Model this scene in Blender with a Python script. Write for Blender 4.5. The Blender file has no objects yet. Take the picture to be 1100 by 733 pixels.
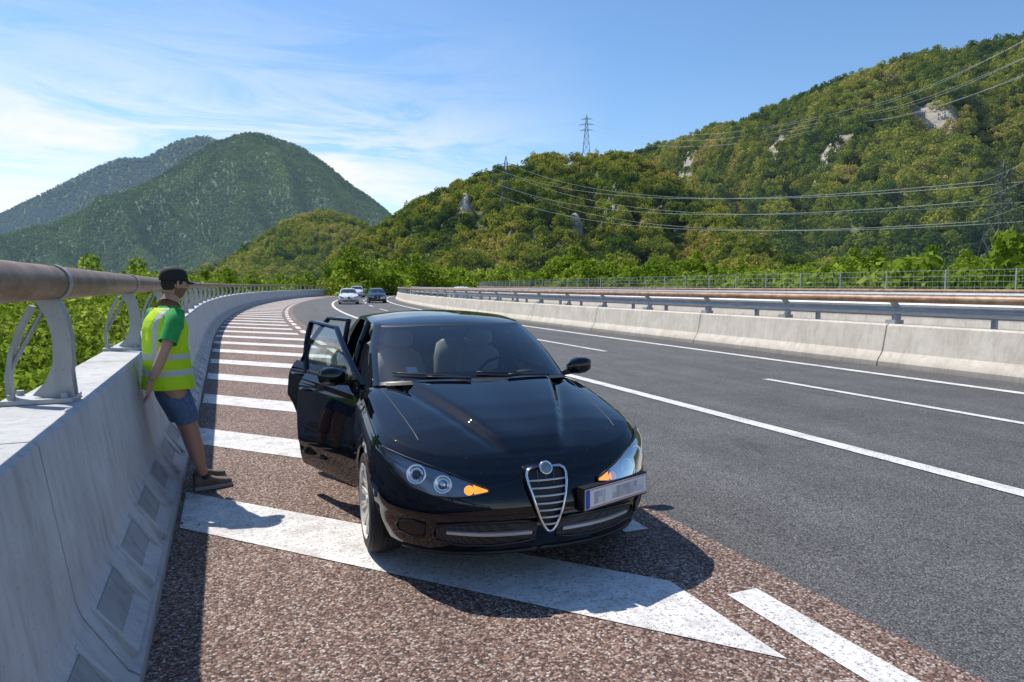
import bpy, bmesh, math, random
import numpy as np
from mathutils import Vector, Matrix, noise
from mathutils.bvhtree import BVHTree
random.seed(7); np.random.seed(7)
scene = bpy.context.scene
R = math.radians

# ------------------------------------------------------------------ helpers
def link(o, parent=None):
    scene.collection.objects.link(o)
    if parent is not None: o.parent = parent
    return o

def mesh_data(name, verts, faces, mats=None, fm=None, smooth=False):
    me = bpy.data.meshes.new(name)
    me.from_pydata([tuple(v) for v in verts], [], [tuple(f) for f in faces])
    if mats:
        for m in mats: me.materials.append(m)
    if fm is not None:
        me.polygons.foreach_set("material_index", np.array(fm, dtype=np.int32))
    if smooth:
        me.polygons.foreach_set("use_smooth", [True]*len(me.polygons))
    me.update()
    return me

def mobj(name, verts, faces, mat=None, smooth=False, parent=None, fm=None):
    mats = mat if isinstance(mat, (list, tuple)) else ([mat] if mat else None)
    return link(bpy.data.objects.new(name, mesh_data(name, verts, faces, mats, fm, smooth)), parent)

def empty(name, loc=(0,0,0), rz=0):
    e = bpy.data.objects.new(name, None); e.location = loc; e.rotation_euler = (0,0,rz)
    e.empty_display_size = .2
    return link(e)

def grid_faces(nr, nc, base=0, flip=False):
    fs = []
    for i in range(nr-1):
        for j in range(nc-1):
            a = base+i*nc+j
            q = (a, a+1, a+nc+1, a+nc)
            fs.append(q[::-1] if flip else q)
    return fs

class MB:
    """mesh builder"""
    def __init__(s): s.v=[]; s.f=[]; s.m=[]
    def add(s, v, f, m=0):
        b=len(s.v); s.v += [tuple(p) for p in v]
        s.f += [tuple(b+i for i in q) for q in f]; s.m += [m]*len(f)
    def box(s, c, d, m=0, rz=0):
        x,y,z=d[0]/2,d[1]/2,d[2]/2
        vs=[]
        for dx,dy,dz in ((-x,-y,-z),(x,-y,-z),(x,y,-z),(-x,y,-z),(-x,-y,z),(x,-y,z),(x,y,z),(-x,y,z)):
            vs.append((c[0]+dx*math.cos(rz)-dy*math.sin(rz), c[1]+dx*math.sin(rz)+dy*math.cos(rz), c[2]+dz))
        s.add(vs, [(0,3,2,1),(4,5,6,7),(0,1,5,4),(1,2,6,5),(2,3,7,6),(3,0,4,7)], m)
    def stick(s, a, b, r, m=0, n=4):
        a=Vector(a); b=Vector(b); d=b-a
        if d.length<1e-6: return
        d.normalize(); u=d.cross(Vector((0,0,1)))
        if u.length<1e-3: u=d.cross(Vector((0,1,0)))
        u.normalize(); w=d.cross(u)
        vs=[]
        for p in (a,b):
            for k in range(n):
                t=2*math.pi*(k+.5)/n
                vs.append(p+(u*math.cos(t)+w*math.sin(t))*r)
        fs=[(k,(k+1)%n,n+(k+1)%n,n+k) for k in range(n)]+[tuple(range(n))[::-1],tuple(range(n,2*n))]
        s.add(vs,fs,m)
    def tube(s, pts, rad, n=10, m=0, caps=True, up=Vector((1,0,0))):
        pts=[Vector(p) for p in pts]; vs=[]
        for i,p in enumerate(pts):
            d=(pts[min(i+1,len(pts)-1)]-pts[max(i-1,0)]).normalized()
            u=(up-d*up.dot(d)).normalized(); w=d.cross(u)
            r=rad[i] if isinstance(rad,(list,tuple)) else rad
            ra,rb=(r if isinstance(r,(tuple,list)) else (r,r))
            for k in range(n):
                t=2*math.pi*k/n
                vs.append(p+u*math.cos(t)*ra+w*math.sin(t)*rb)
        fs=[]
        for i in range(len(pts)-1):
            for k in range(n):
                fs.append((i*n+k,i*n+(k+1)%n,(i+1)*n+(k+1)%n,(i+1)*n+k))
        if caps:
            fs.append(tuple(range(n))[::-1]); fs.append(tuple(range((len(pts)-1)*n,len(pts)*n)))
        s.add(vs,fs,m)
    def lathe(s, prof, axis_o, axis_d, n=32, m=0):
        o=Vector(axis_o); d=Vector(axis_d).normalized()
        u=d.cross(Vector((0,0,1))); 
        if u.length<1e-3: u=Vector((1,0,0))
        u.normalize(); w=d.cross(u); vs=[]
        for r,h in prof:
            for k in range(n):
                t=2*math.pi*k/n
                vs.append(o+d*h+(u*math.cos(t)+w*math.sin(t))*r)
        fs=[]
        for i in range(len(prof)-1):
            for k in range(n):
                fs.append((i*n+k,i*n+(k+1)%n,(i+1)*n+(k+1)%n,(i+1)*n+k))
        s.add(vs,fs,m)
    def obj(s, name, mat, smooth=False, parent=None):
        return mobj(name, s.v, s.f, mat, smooth, parent, s.m)

def autosmooth(o, ang=35):
    me=o.data; bm=bmesh.new(); bm.from_mesh(me)
    for e in bm.edges:
        if len(e.link_faces)==2:
            e.smooth = e.calc_face_angle(0) < R(ang)
    for f in bm.faces: f.smooth=True
    bm.to_mesh(me); bm.free()

# ------------------------------------------------------------------ materials
def new_mat(name):
    m=bpy.data.materials.new(name); m.use_nodes=True
    nt=m.node_tree; b=nt.nodes["Principled BSDF"]
    return m,nt,b
def P(name, col, rough=.5, metal=0, coat=0, spec=None, emis=None, es=0):
    m,nt,b=new_mat(name)
    b.inputs["Base Color"].default_value=(*col,1); b.inputs["Roughness"].default_value=rough
    b.inputs["Metallic"].default_value=metal; b.inputs["Coat Weight"].default_value=coat
    b.inputs["Coat Roughness"].default_value=.03
    if spec is not None: b.inputs["Specular IOR Level"].default_value=spec
    if emis: b.inputs["Emission Color"].default_value=(*emis,1); b.inputs["Emission Strength"].default_value=es
    return m
def N(nt,t,**k):
    n=nt.nodes.new(t)
    for a,v in k.items(): setattr(n,a,v)
    return n
def coords(nt, scale=(1,1,1), kind="Object"):
    tc=N(nt,"ShaderNodeTexCoord"); mp=N(nt,"ShaderNodeMapping")
    mp.inputs["Scale"].default_value=scale
    nt.links.new(tc.outputs[kind],mp.inputs[0]); return mp.outputs[0]
def noise_f(nt, vec, scale, detail=4, rough=.6):
    n=N(nt,"ShaderNodeTexNoise"); n.inputs["Scale"].default_value=scale
    n.inputs["Detail"].default_value=detail; n.inputs["Roughness"].default_value=rough
    nt.links.new(vec,n.inputs["Vector"]); return n.outputs["Fac"]
def ramp(nt, fac, stops, interp='LINEAR'):
    r=N(nt,"ShaderNodeValToRGB"); r.color_ramp.interpolation=interp
    el=r.color_ramp.elements
    while len(el)<len(stops): el.new(.5)
    for e,(p,c) in zip(el,stops):
        e.position=p; e.color=(c if len(c)==4 else (*c,1))
    nt.links.new(fac,r.inputs[0]); return r.outputs[0]
def g(v): return (v,v,v)
def mixc(nt, fac, a, b, mode='MIX'):
    m=N(nt,"ShaderNodeMix",data_type='RGBA',blend_type=mode)
    for s,v in ((m.inputs[0],fac),(m.inputs[6],a),(m.inputs[7],b)):
        if isinstance(v,bpy.types.NodeSocket): nt.links.new(v,s)
        elif isinstance(v,(int,float)): s.default_value=v
        else: s.default_value=(*v,1)
    return m.outputs[2]
def bump(nt,b,h,strength=.3,dist=.01):
    n=N(nt,"ShaderNodeBump"); n.inputs["Strength"].default_value=strength; n.inputs["Distance"].default_value=dist
    nt.links.new(h,n.inputs["Height"]); nt.links.new(n.outputs[0],b.inputs["Normal"])

def asphalt_mat(name, stones, big, scale, bstr, mul=1.0):
    m,nt,b=new_mat(name); vec=coords(nt)
    v=N(nt,"ShaderNodeTexVoronoi"); v.inputs["Scale"].default_value=scale; nt.links.new(vec,v.inputs["Vector"])
    sep=N(nt,"ShaderNodeSeparateColor"); nt.links.new(v.outputs["Color"],sep.inputs[0])
    c=ramp(nt,sep.outputs[0],[(p,tuple(x*mul for x in k)) for p,k in stones])
    edge=ramp(nt,v.outputs["Distance"],[(.0,g(1)),(.5,g(.92)),(.85,g(.35))])
    c=mixc(nt,1.0,c,edge,'MULTIPLY')
    lf=ramp(nt,noise_f(nt,coords(nt,(1,.08,1)),big,5,.65),[(.3,g(.80)),(.5,g(1)),(.7,g(1.18))])
    c=mixc(nt,1.0,c,lf,'MULTIPLY')
    lf2=ramp(nt,noise_f(nt,vec,.9,5,.7),[(.3,g(.80)),(.7,g(1.15))])
    c=mixc(nt,1.0,c,lf2,'MULTIPLY')
    st=ramp(nt,noise_f(nt,coords(nt,(1,.35,1)),1.7,3,.5),[(.66,g(1)),(.76,g(.72))])
    c=mixc(nt,1.0,c,st,'MULTIPLY')
    nt.links.new(c,b.inputs["Base Color"]); b.inputs["Roughness"].default_value=.8
    b.inputs["Specular IOR Level"].default_value=.3
    inv=N(nt,"ShaderNodeMath",operation='SUBTRACT'); inv.inputs[0].default_value=1
    nt.links.new(v.outputs["Distance"],inv.inputs[1])
    bump(nt,b,inv.outputs[0],bstr,.006)
    return m
M_red=asphalt_mat("red_aggregate_asphalt",[(0,(.05,.033,.030)),(.3,(.12,.072,.058)),(.55,(.22,.135,.103)),(.8,(.30,.205,.16)),(.93,(.40,.33,.29)),(1,(.5,.45,.42))],2.2,85,.6,1.22)
M_asph=asphalt_mat("grey_asphalt",[(0,g(.06)),(.4,(.112,.110,.112)),(.75,(.165,.162,.163)),(.95,(.24,.235,.23)),(1,(.31,.30,.29))],1.3,115,.45)

def paint_line_mat():
    m,nt,b=new_mat("road_marking_paint"); vec=coords(nt)
    w=ramp(nt,noise_f(nt,vec,60,5,.75),[(.38,g(0)),(.47,g(1))])
    w2=ramp(nt,noise_f(nt,vec,3,5,.7),[(.30,g(.45)),(.5,g(1))])
    f=mixc(nt,1.0,w,w2,'MULTIPLY')
    dirt=ramp(nt,noise_f(nt,vec,4,8,.78),[(.3,(.56,.54,.51)),(.6,(.82,.81,.79))])
    c=mixc(nt,f,(.26,.21,.19),dirt)
    nt.links.new(c,b.inputs["Base Color"]); b.inputs["Roughness"].default_value=.7
    bump(nt,b,noise_f(nt,vec,90,3,.6),.7,.006)
    return m
M_line=paint_line_mat()

def concrete_mat(name, lo, hi, streak=.6):
    m,nt,b=new_mat(name); vec=coords(nt)
    c=ramp(nt,noise_f(nt,vec,1.6,8,.7),[(.3,lo),(.7,hi)])
    s=ramp(nt,noise_f(nt,coords(nt,(5,5,.4)),2.2,6,.75),[(.3,g(streak)),(.52,g(1))])
    c=mixc(nt,1.0,c,s,'MULTIPLY')
    sp=ramp(nt,noise_f(nt,vec,55,3,.7),[(.28,g(.55)),(.38,g(1))])
    c=mixc(nt,1.0,c,sp,'MULTIPLY')
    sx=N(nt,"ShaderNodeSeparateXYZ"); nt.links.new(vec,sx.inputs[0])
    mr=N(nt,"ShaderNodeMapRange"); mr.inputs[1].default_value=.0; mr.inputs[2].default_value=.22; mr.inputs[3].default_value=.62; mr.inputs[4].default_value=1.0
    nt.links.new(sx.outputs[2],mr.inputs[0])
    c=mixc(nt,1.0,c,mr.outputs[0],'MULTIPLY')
    nt.links.new(c,b.inputs["Base Color"]); b.inputs["Roughness"].default_value=.8
    bump(nt,b,noise_f(nt,vec,30,7,.7),.3,.012)
    return m
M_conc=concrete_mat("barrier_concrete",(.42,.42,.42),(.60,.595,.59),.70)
M_conc2=concrete_mat("median_concrete",(.52,.455,.37),(.72,.65,.55),.75)
M_deck=concrete_mat("deck_concrete",(.25,.25,.24),(.35,.34,.33),.7)
M_recess=concrete_mat("shaded_recess_concrete",(.27,.27,.27),(.40,.40,.395),.6)  # darker copy of the barrier concrete; pocket shade painted into its colour
M_galv=concrete_mat("galvanised_steel",(.36,.37,.38),(.48,.49,.50),.8)
M_galv.node_tree.nodes["Principled BSDF"].inputs["Metallic"].default_value=.4
M_galv.node_tree.nodes["Principled BSDF"].inputs["Roughness"].default_value=.5
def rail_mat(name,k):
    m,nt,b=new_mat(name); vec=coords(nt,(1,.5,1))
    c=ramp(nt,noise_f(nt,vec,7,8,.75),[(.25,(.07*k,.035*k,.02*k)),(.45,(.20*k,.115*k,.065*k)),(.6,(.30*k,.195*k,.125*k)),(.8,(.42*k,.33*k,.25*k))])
    nt.links.new(c,b.inputs["Base Color"]); b.inputs["Roughness"].default_value=.5; b.inputs["Metallic"].default_value=.15
    bump(nt,b,noise_f(nt,vec,40,5,.7),.25,.005); return m
M_rail=rail_mat("weathered_rail_steel",1.0)
M_rail2=rail_mat("sunlit_rail_steel",1.35)  # brighter copy of the rail colours, sunlight painted in

def foliage_mat(name, cols, varpos=.02, trans=.3, dark=.55, haze=None, hz=0, haze_glow=0):
    m,nt,b=new_mat(name); nt.nodes.remove(b)
    oi=N(nt,"ShaderNodeObjectInfo"); geo=N(nt,"ShaderNodeNewGeometry")
    nz=N(nt,"ShaderNodeTexNoise"); nz.inputs["Scale"].default_value=varpos; nz.inputs["Detail"].default_value=3
    nt.links.new(geo.outputs["Position"],nz.inputs["Vector"])
    mx=N(nt,"ShaderNodeMath",operation='MULTIPLY_ADD'); mx.inputs[1].default_value=.55
    nt.links.new(oi.outputs["Random"],mx.inputs[0])
    sc=N(nt,"ShaderNodeMath",operation='MULTIPLY_ADD'); sc.inputs[1].default_value=2.1; sc.inputs[2].default_value=-.82
    nt.links.new(nz.outputs["Fac"],sc.inputs[0]); nt.links.new(sc.outputs[0],mx.inputs[2])
    c=ramp(nt,mx.outputs[0],cols)
    ri=ramp(nt,geo.outputs["Random Per Island"],[(0,g(dark)),(1,g(1.35))])
    c=mixc(nt,1.0,c,ri,'MULTIPLY')
    if haze: c=mixc(nt,hz,c,haze)  # distance haze tint mixed into the leaf colour
    df=N(nt,"ShaderNodeBsdfDiffuse"); nt.links.new(c,df.inputs[0]); sh=df.outputs[0]
    if trans>0:
        tr=N(nt,"ShaderNodeBsdfTranslucent"); nt.links.new(c,tr.inputs[0])
        ms=N(nt,"ShaderNodeMixShader"); ms.inputs[0].default_value=trans
        nt.links.new(sh,ms.inputs[1]); nt.links.new(tr.outputs[0],ms.inputs[2]); sh=ms.outputs[0]
    if haze_glow:
        em=N(nt,"ShaderNodeEmission"); em.inputs[0].default_value=(.42,.62,.95,1); em.inputs[1].default_value=haze_glow  # aerial haze added as a faint bluish glow of the leaves
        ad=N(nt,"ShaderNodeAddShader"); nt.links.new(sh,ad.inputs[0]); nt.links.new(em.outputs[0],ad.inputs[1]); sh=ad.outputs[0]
    nt.links.new(sh,nt.nodes["Material Output"].inputs[0])
    return m
FC=[(.05,(.05,.10,.018)),(.22,(.11,.17,.022)),(.42,(.20,.25,.028)),(.62,(.30,.32,.038)),(.82,(.41,.38,.06)),(1,(.46,.38,.11))]
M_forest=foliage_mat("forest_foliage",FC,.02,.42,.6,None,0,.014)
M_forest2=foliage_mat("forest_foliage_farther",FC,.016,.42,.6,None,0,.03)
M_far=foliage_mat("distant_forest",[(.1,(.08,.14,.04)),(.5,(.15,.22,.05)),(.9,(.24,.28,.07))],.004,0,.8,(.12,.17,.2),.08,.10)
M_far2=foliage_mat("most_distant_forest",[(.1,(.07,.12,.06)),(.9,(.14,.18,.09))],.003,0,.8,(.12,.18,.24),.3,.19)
M_near=foliage_mat("roadside_leaves",[(.1,(.12,.20,.018)),(.5,(.21,.31,.03)),(.9,(.33,.40,.06))],.3,.5,.6)
M_bark=P("bark",(.10,.075,.055),.9)
def ground_mat():
    m,nt,b=new_mat("meadow_ground"); vec=coords(nt)
    c=ramp(nt,noise_f(nt,vec,.02,8,.65),[(.3,(.05,.09,.02)),(.5,(.08,.13,.03)),(.7,(.14,.16,.055))])
    nt.links.new(c,b.inputs["Base Color"]); b.inputs["Roughness"].default_value=.95; return m
M_ground=ground_mat()
def hill_mat(name,stops,s,haze_glow=0,rock=False):
    m,nt,b=new_mat(name); vec=coords(nt)
    c=ramp(nt,noise_f(nt,vec,s,6,.7),stops)
    if rock:
        at=N(nt,"ShaderNodeAttribute"); at.attribute_name="rock"
        rc=ramp(nt,noise_f(nt,coords(nt,(1,1,3)),.09,7,.75),[(.35,(.13,.12,.10)),(.5,(.34,.31,.26)),(.65,(.50,.46,.39))])
        f=ramp(nt,at.outputs["Fac"],[(.3,g(0)),(.6,g(1))])
        c=mixc(nt,f,c,rc)
    nt.links.new(c,b.inputs["Base Color"]); b.inputs["Roughness"].default_value=.95
    if haze_glow: b.inputs["Emission Color"].default_value=(.42,.62,.95,1); b.inputs["Emission Strength"].default_value=haze_glow  # aerial haze put into the soil as a faint blue emission
    return m
M_hill=hill_mat("hill_soil",[(.3,(.03,.05,.012)),(.55,(.09,.12,.03)),(.68,(.26,.24,.15))],.02,.01,True)
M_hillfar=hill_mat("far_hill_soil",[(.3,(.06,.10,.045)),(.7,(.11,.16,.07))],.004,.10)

M_black=P("black_trim",(.012,.012,.013),.45)
M_rubber=P("tyre_rubber",(.03,.03,.03),.8)
M_chrome=P("chrome",(.80,.80,.81),.12,1)
M_bars=P("satin_chrome_bars",(.62,.62,.63),.35,.5)
M_alu=P("alloy_silver",(.70,.66,.60),.4,.15)
M_dark=P("dark_interior",(.10,.10,.105),.8)
M_under=P("underbody_black",(.012,.012,.012),.9)
M_seat=P("seat_fabric",(.33,.33,.34),.9)
M_liner=P("headliner",(.5,.5,.49),.9)
M_plate=P("plate_white",(.75,.75,.76),.4)
M_plate_b=P("plate_letters_blurred",(.28,.29,.32),.5)
M_platered=P("plate_red_band",(.6,.05,.05),.5)
M_blue=P("plate_blue",(.03,.08,.4),.4)
M_orange=P("lit_indicator",(.9,.3,.02),.3,0,0,None,(1,.30,.02),1.6)
M_amber=P("amber_lens",(.7,.25,.05),.2)
def paint_mat(name,col,dust=(.02,.02,.022)):
    m,nt,b=new_mat(name); vec=coords(nt)
    b.inputs["Metallic"].default_value=0; b.inputs["Roughness"].default_value=.5; b.inputs["Specular IOR Level"].default_value=0.0
    b.inputs["Coat Weight"].default_value=1; b.inputs["Coat IOR"].default_value=1.55
    cr=ramp(nt,noise_f(nt,vec,4,4,.7),[(.3,g(.0)),(.75,g(.02))]); nt.links.new(cr,b.inputs["Coat Roughness"])
    sep=N(nt,"ShaderNodeSeparateXYZ"); nt.links.new(vec,sep.inputs[0])
    lo=N(nt,"ShaderNodeMapRange"); lo.inputs[1].default_value=.5; lo.inputs[2].default_value=.15; nt.links.new(sep.outputs[2],lo.inputs[0])
    n2=ramp(nt,noise_f(nt,vec,9,5,.75),[(.35,g(.1)),(.7,g(.8))])
    k=mixc(nt,1.0,lo.outputs[0],n2,'MULTIPLY')
    c=mixc(nt,k,col,dust)
    sp=ramp(nt,noise_f(nt,vec,120,2,.5),[(.735,g(0)),(.76,g(1))])
    c=mixc(nt,sp,c,(.14,.13,.11))
    nt.links.new(c,b.inputs["Base Color"])
    return m
M_paint=paint_mat("black_car_paint",(.002,.003,.006))
M_white=paint_mat("white_car_paint",(.72,.73,.74),(.4,.4,.38))
M_navy=paint_mat("dark_car_paint",(.015,.025,.04))
def glass_mat(name,tint,refl=1.0):
    m,nt,b=new_mat(name)
    nt.nodes.remove(b)
    fr=N(nt,"ShaderNodeFresnel"); fr.inputs[0].default_value=1.5
    mul=N(nt,"ShaderNodeMath",operation='MULTIPLY'); mul.inputs[1].default_value=refl; mul.use_clamp=True
    nt.links.new(fr.outputs[0],mul.inputs[0])
    t=N(nt,"ShaderNodeBsdfTransparent"); t.inputs[0].default_value=(*tint,1)
    gl=N(nt,"ShaderNodeBsdfGlossy"); gl.inputs["Roughness"].default_value=.01
    ms=N(nt,"ShaderNodeMixShader"); nt.links.new(mul.outputs[0],ms.inputs[0])
    nt.links.new(t.outputs[0],ms.inputs[1]); nt.links.new(gl.outputs[0],ms.inputs[2])
    nt.links.new(ms.outputs[0],nt.nodes["Material Output"].inputs[0]); return m
M_glass=glass_mat("car_glass",(.90,.97,.93),1.5)
M_lens=glass_mat("lamp_lens",(.95,.96,.98),.9)
def mesh_grille_mat():
    m,nt,b=new_mat("intake_mesh"); vec=coords(nt,(1,1,1))
    v=N(nt,"ShaderNodeTexVoronoi"); v.inputs["Scale"].default_value=70; v.inputs["Randomness"].default_value=.1
    nt.links.new(vec,v.inputs["Vector"])
    c=ramp(nt,v.outputs["Distance"],[(.35,g(.002)),(.5,g(.05))])
    nt.links.new(c,b.inputs["Base Color"]); b.inputs["Roughness"].default_value=.6; return m
M_meshg=mesh_grille_mat()

# ------------------------------------------------------------------ road path
S0,RAD=20.0,300.0
def path(s):
    if s<=S0: return 0.0,s,0.0
    a=(s-S0)/RAD
    return RAD*(1-math.cos(a)), S0+RAD*math.sin(a), a
def pt(s,d,z=0.0):
    x,y,a=path(s); return (x+d*math.cos(a), y-d*math.sin(a), z)
def srange(a,b):
    out=[a]; s=a
    while s<b-1e-6:
        st=3.0 if s<S0-1 else 4.0
        s=min(b,s+st); out.append(s)
    return out
def sweep(mb, prof, a, b, m=0, closed=False, caps=False, ss=None):
    ss=ss or srange(a,b); n=len(prof); vs=[]
    for s in ss:
        for d,z in prof: vs.append(pt(s,d,z))
    fs=[]; k=n if closed else n-1
    for i in range(len(ss)-1):
        for j in range(k):
            j2=(j+1)%n
            fs.append((i*n+j,i*n+j2,(i+1)*n+j2,(i+1)*n+j))
    if caps:
        fs.append(tuple(range(n))); fs.append(tuple(range((len(ss)-1)*n,len(ss)*n))[::-1])
    mb.add(vs,fs,m)

GZ=-6.0
mobj("ground",[(-9000,-3000,GZ),(9000,-3000,GZ),(9000,12000,GZ),(-9000,12000,GZ)],[(0,1,2,3)],M_ground)
SE=420
mb=MB(); sweep(mb,[(-1.05,-.02),(-1.05,-1.2),(-.2,-1.6),(24.6,-1.6),(25.2,-1.2),(25.2,-.02)],-15,SE)
sweep(mb,[(-1.05,-.02),(25.2,-.02)],-15,SE)
for s in range(0,SE,35):
    x,y,a=path(s)
    for d in (4,9,16,21):
        px,py,_=pt(s,d); mb.box((px,py,(GZ-1.6)/2),(1.6,1.2,-GZ-1.6+.4),0,-a)
mb.obj("viaduct_deck",M_deck)
mb=MB(); sweep(mb,[(-.45,0),(12.7,0)],-15,SE); sweep(mb,[(15.2,0),(24.4,0)],-15,SE)
mb.obj("road",M_asph)
mb=MB(); sweep(mb,[(-.45,.004),(2.88,.004)],-15,150); mb.obj("lay_by_pavement",M_red)
mb=MB(); Z=.009
def lined(d0,d1,a,b): sweep(mb,[(d0,Z),(d1,Z)],a,b)
lined(5.70,5.90,-15,SE); lined(11.12,11.32,-15,SE); lined(15.9,16.1,-15,SE); lined(23.2,23.4,-15,SE)
s=-15.2
while s<SE-6: lined(8.7,8.84,s,s+4.5); lined(19.6,19.75,s+3,s+7.5); s+=10
lined(2.42,2.62,-.2,2.8)
s=3.8
while s<150: lined(2.42,2.6,s,s+1.6); s+=2.6
for k in range(0,36):
    a0=5.05+2.7*k
    n=6; vs=[]
    for i in range(n+1):
        t=i/n; d=-.33+2.57*t; sh=-2.86*t
        vs+= [pt(a0+sh,d,Z),pt(a0+.87+sh,d,Z)]
    mb.add(vs,[(2*i,2*i+2,2*i+3,2*i+1) for i in range(n)])
mb.obj("road_markings",M_line)
mb=MB(); rr=random.Random(5)
for i in range(1500):
    s=rr.uniform(1.5,22); d=-.35+abs(rr.gauss(0,.07)) if i<1100 else rr.uniform(-.3,12)
    x,y,_=pt(s,d); r=rr.uniform(.003,.010)*(1 if i<1100 else .8); t=rr.uniform(0,6.28)
    if i%6==0:
        r*=1.8; mb.add([(x+r*1.6*math.cos(t),y+r*1.6*math.sin(t),.013),(x-r*math.sin(t),y+r*math.cos(t),.013+r*.7),(x-r*1.6*math.cos(t),y-r*1.6*math.sin(t),.014),(x+r*math.sin(t),y-r*math.cos(t),.013+r*.3)],[(0,1,2,3)],1)
    else:
        z0=.004; vs=[(x+r*math.cos(t+k*1.57),y+r*math.sin(t+k*1.57),z0+r*.4*(k%2)) for k in range(4)]+[(x,y,z0+r*1.1)]
        mb.add(vs,[(0,1,4),(1,2,4),(2,3,4),(3,0,4)],0)
mb.obj("road_grit",[P("grit_stone",(.28,.25,.22),.9),P("dead_leaf",(.22,.13,.05),.8)])

# ------------------------------------------------------------------ left parapet barrier
mb=MB()
prof=[(-.36,.0),(-.36,.09),(-.40,.12),(-.545,.36),(-.565,.42),(-.655,1.03),(-.66,1.055),(-.68,1.07),(-1.0,1.07),(-1.02,1.05),(-1.05,-.3)]
s=-9.0; seg=3.0
while s<SE-3:
    sweep(mb,prof,s+.008,s+seg-.008,0,False,True,[s+.008,s+seg*.5,s+seg-.008]); s+=seg
sweep(mb,[(-.60,.0),(-.68,1.0),(-.98,1.0)],-9,SE,0)
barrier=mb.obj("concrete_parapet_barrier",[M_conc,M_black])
mb=MB()
s=-9.0
while s<120:
    for off,L in ((.14,.46),(.86,.46),(1.58,.46),(2.32,.46)):
        a=s+off
        def q(t,u,o):
            d=-.40+(-.145)*u+ .86*o; z=.12+.24*u+ .51*o
            return pt(a+t*L,d,z)
        mb.add([q(0,.30,.004),q(1,.30,.004),q(1,.86,.004),q(0,.86,.004)],[(0,1,2,3)],1)
        for (t0,t1,u0,u1,h) in ((-.07,0,.0,.95,.030),(1,1.07,.0,.95,.030),(0,1,.0,.30,.030)):
            v=[q(t0,u0,-.005),q(t1,u0,-.005),q(t1,u1,-.005),q(t0,u1,-.005),q(t0,u0,h),q(t1,u0,h),q(t1,u1,h*.15),q(t0,u1,h*.15)]
            mb.add(v,[(4,5,6,7),(0,1,5,4),(1,2,6,5),(2,3,7,6),(3,0,4,7)],0)
    s+=3.0
mb.obj("foot_pockets",[M_conc,M_recess],parent=barrier)

def tube_rail(mb,d,z,r,a,b,n=14,m=0):
    sweep(mb,[(d+r*math.cos(2*math.pi*k/n),z+r*math.sin(2*math.pi*k/n)) for k in range(n)],a,b,m,True,True)
mb=MB(); tube_rail(mb,-.80,1.665,.085,-9,SE,20,0)
def ext_profile(mb, s, prof, th, m):
    n=len(prof)
    vs=[pt(s-th/2,d,z) for d,z in prof]+[pt(s+th/2,d,z) for d,z in prof]
    fs=[tuple(range(n)),tuple(range(n,2*n))[::-1]]+[(i,n+i,n+(i+1)%n,(i+1)%n) for i in range(n)]
    mb.add(vs,fs,m)
def band(pts,w):
    L=[];Rr=[]
    for i,p in enumerate(pts):
        a=pts[max(i-1,0)];b=pts[min(i+1,len(pts)-1)]
        dx,dz=b[0]-a[0],b[1]-a[1];l=math.hypot(dx,dz);nx,nz=-dz/l,dx/l
        ww=w[i] if isinstance(w,list) else w
        L.append((p[0]+nx*ww/2,p[1]+nz*ww/2));Rr.append((p[0]-nx*ww/2,p[1]-nz*ww/2))
    return L+Rr[::-1]
post_c=[(-.80,1.08),(-.775,1.16),(-.762,1.26),(-.762,1.38),(-.78,1.5),(-.82,1.60)]
brace_c=[(-.99,1.08),(-.995,1.2),(-.975,1.32),(-.93,1.45),(-.88,1.55)]
def rail_post(mb,s,det=True):
    for o in (-.045,.045): ext_profile(mb,s+o,band(post_c,[.19,.12,.075,.065,.075,.09]),.012,1)
    ext_profile(mb,s,band([(p[0]+.04,p[1]) for p in post_c],.012),.10,1)
    if det:
        ext_profile(mb,s+.0,band(brace_c,.022),.07,1)
        mb.stick(pt(s,-.985,1.24),pt(s,-.80,1.60),.012,1,8)
        x,y,a=path(s)
        px,py,_=pt(s,-.86); mb.box((px,py,1.084),(.30,.24,.022),1,-a)
        for dd in (-.75,-.97):
            for so in (-.08,.08):
                px,py,_=pt(s+so,dd); mb.lathe([(0,.03),(.018,.03),(.018,0)],(px,py,1.09),(0,0,1),8,1)
    x,y,a=path(s)
    c=pt(s-.03,-.80,1.665); mb.lathe([(.087,0),(.094,0),(.094,.06),(.087,.06)],c,(math.sin(a),math.cos(a),0),20,1)
posts=[4.05+3*k for k in range(-4,60)]
for s in posts: rail_post(mb,s,s<40)
rl=mb.obj("parapet_guard_rail",[M_rail,M_galv]); autosmooth(rl,40)

# ------------------------------------------------------------------ median barriers
mb=MB()
prof=[(12.38,0),(12.38,.10),(12.52,.30),(12.62,.83),(12.68,.86),(12.92,.86),(12.98,.83),(13.05,.30),(13.2,.1),(13.2,0)]
s=-14.0
while s<SE-6:
    sweep(mb,prof,s+.015,s+6-.015,0,False,True,[s+.015,s+2,s+4,s+6-.015]); s+=6
sweep(mb,[(12.55,.0),(12.7,.80),(12.9,.80)],-14,SE,0)
med=mb.obj("median_concrete_barrier",M_conc2)
mb=MB(); tube_rail(mb,12.72,1.38,.08,-14,SE,12,0); tube_rail(mb,12.80,1.10,.035,-14,SE,8,1)
for k in range(-5,130):
    s=1.0+3*k
    if s>SE: break
    ext_profile(mb,s,band([(12.86,.86),(12.92,1.0),(12.9,1.2),(12.76,1.33)],[.14,.10,.08,.08]),.10,1)
    x,y,a=path(s); px,py,_=pt(s,12.84,.9); mb.box((px,py,.90),(.26,.22,.08),1,-a)
autosmooth(mb.obj("median_guard_rail",[M_rail2,M_galv]),40)
mb=MB()
wb=[(0,.0),(-.045,.04),(-.045,.09),(0,.13),(0,.18),(-.045,.22),(-.045,.27),(0,.31)]
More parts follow.
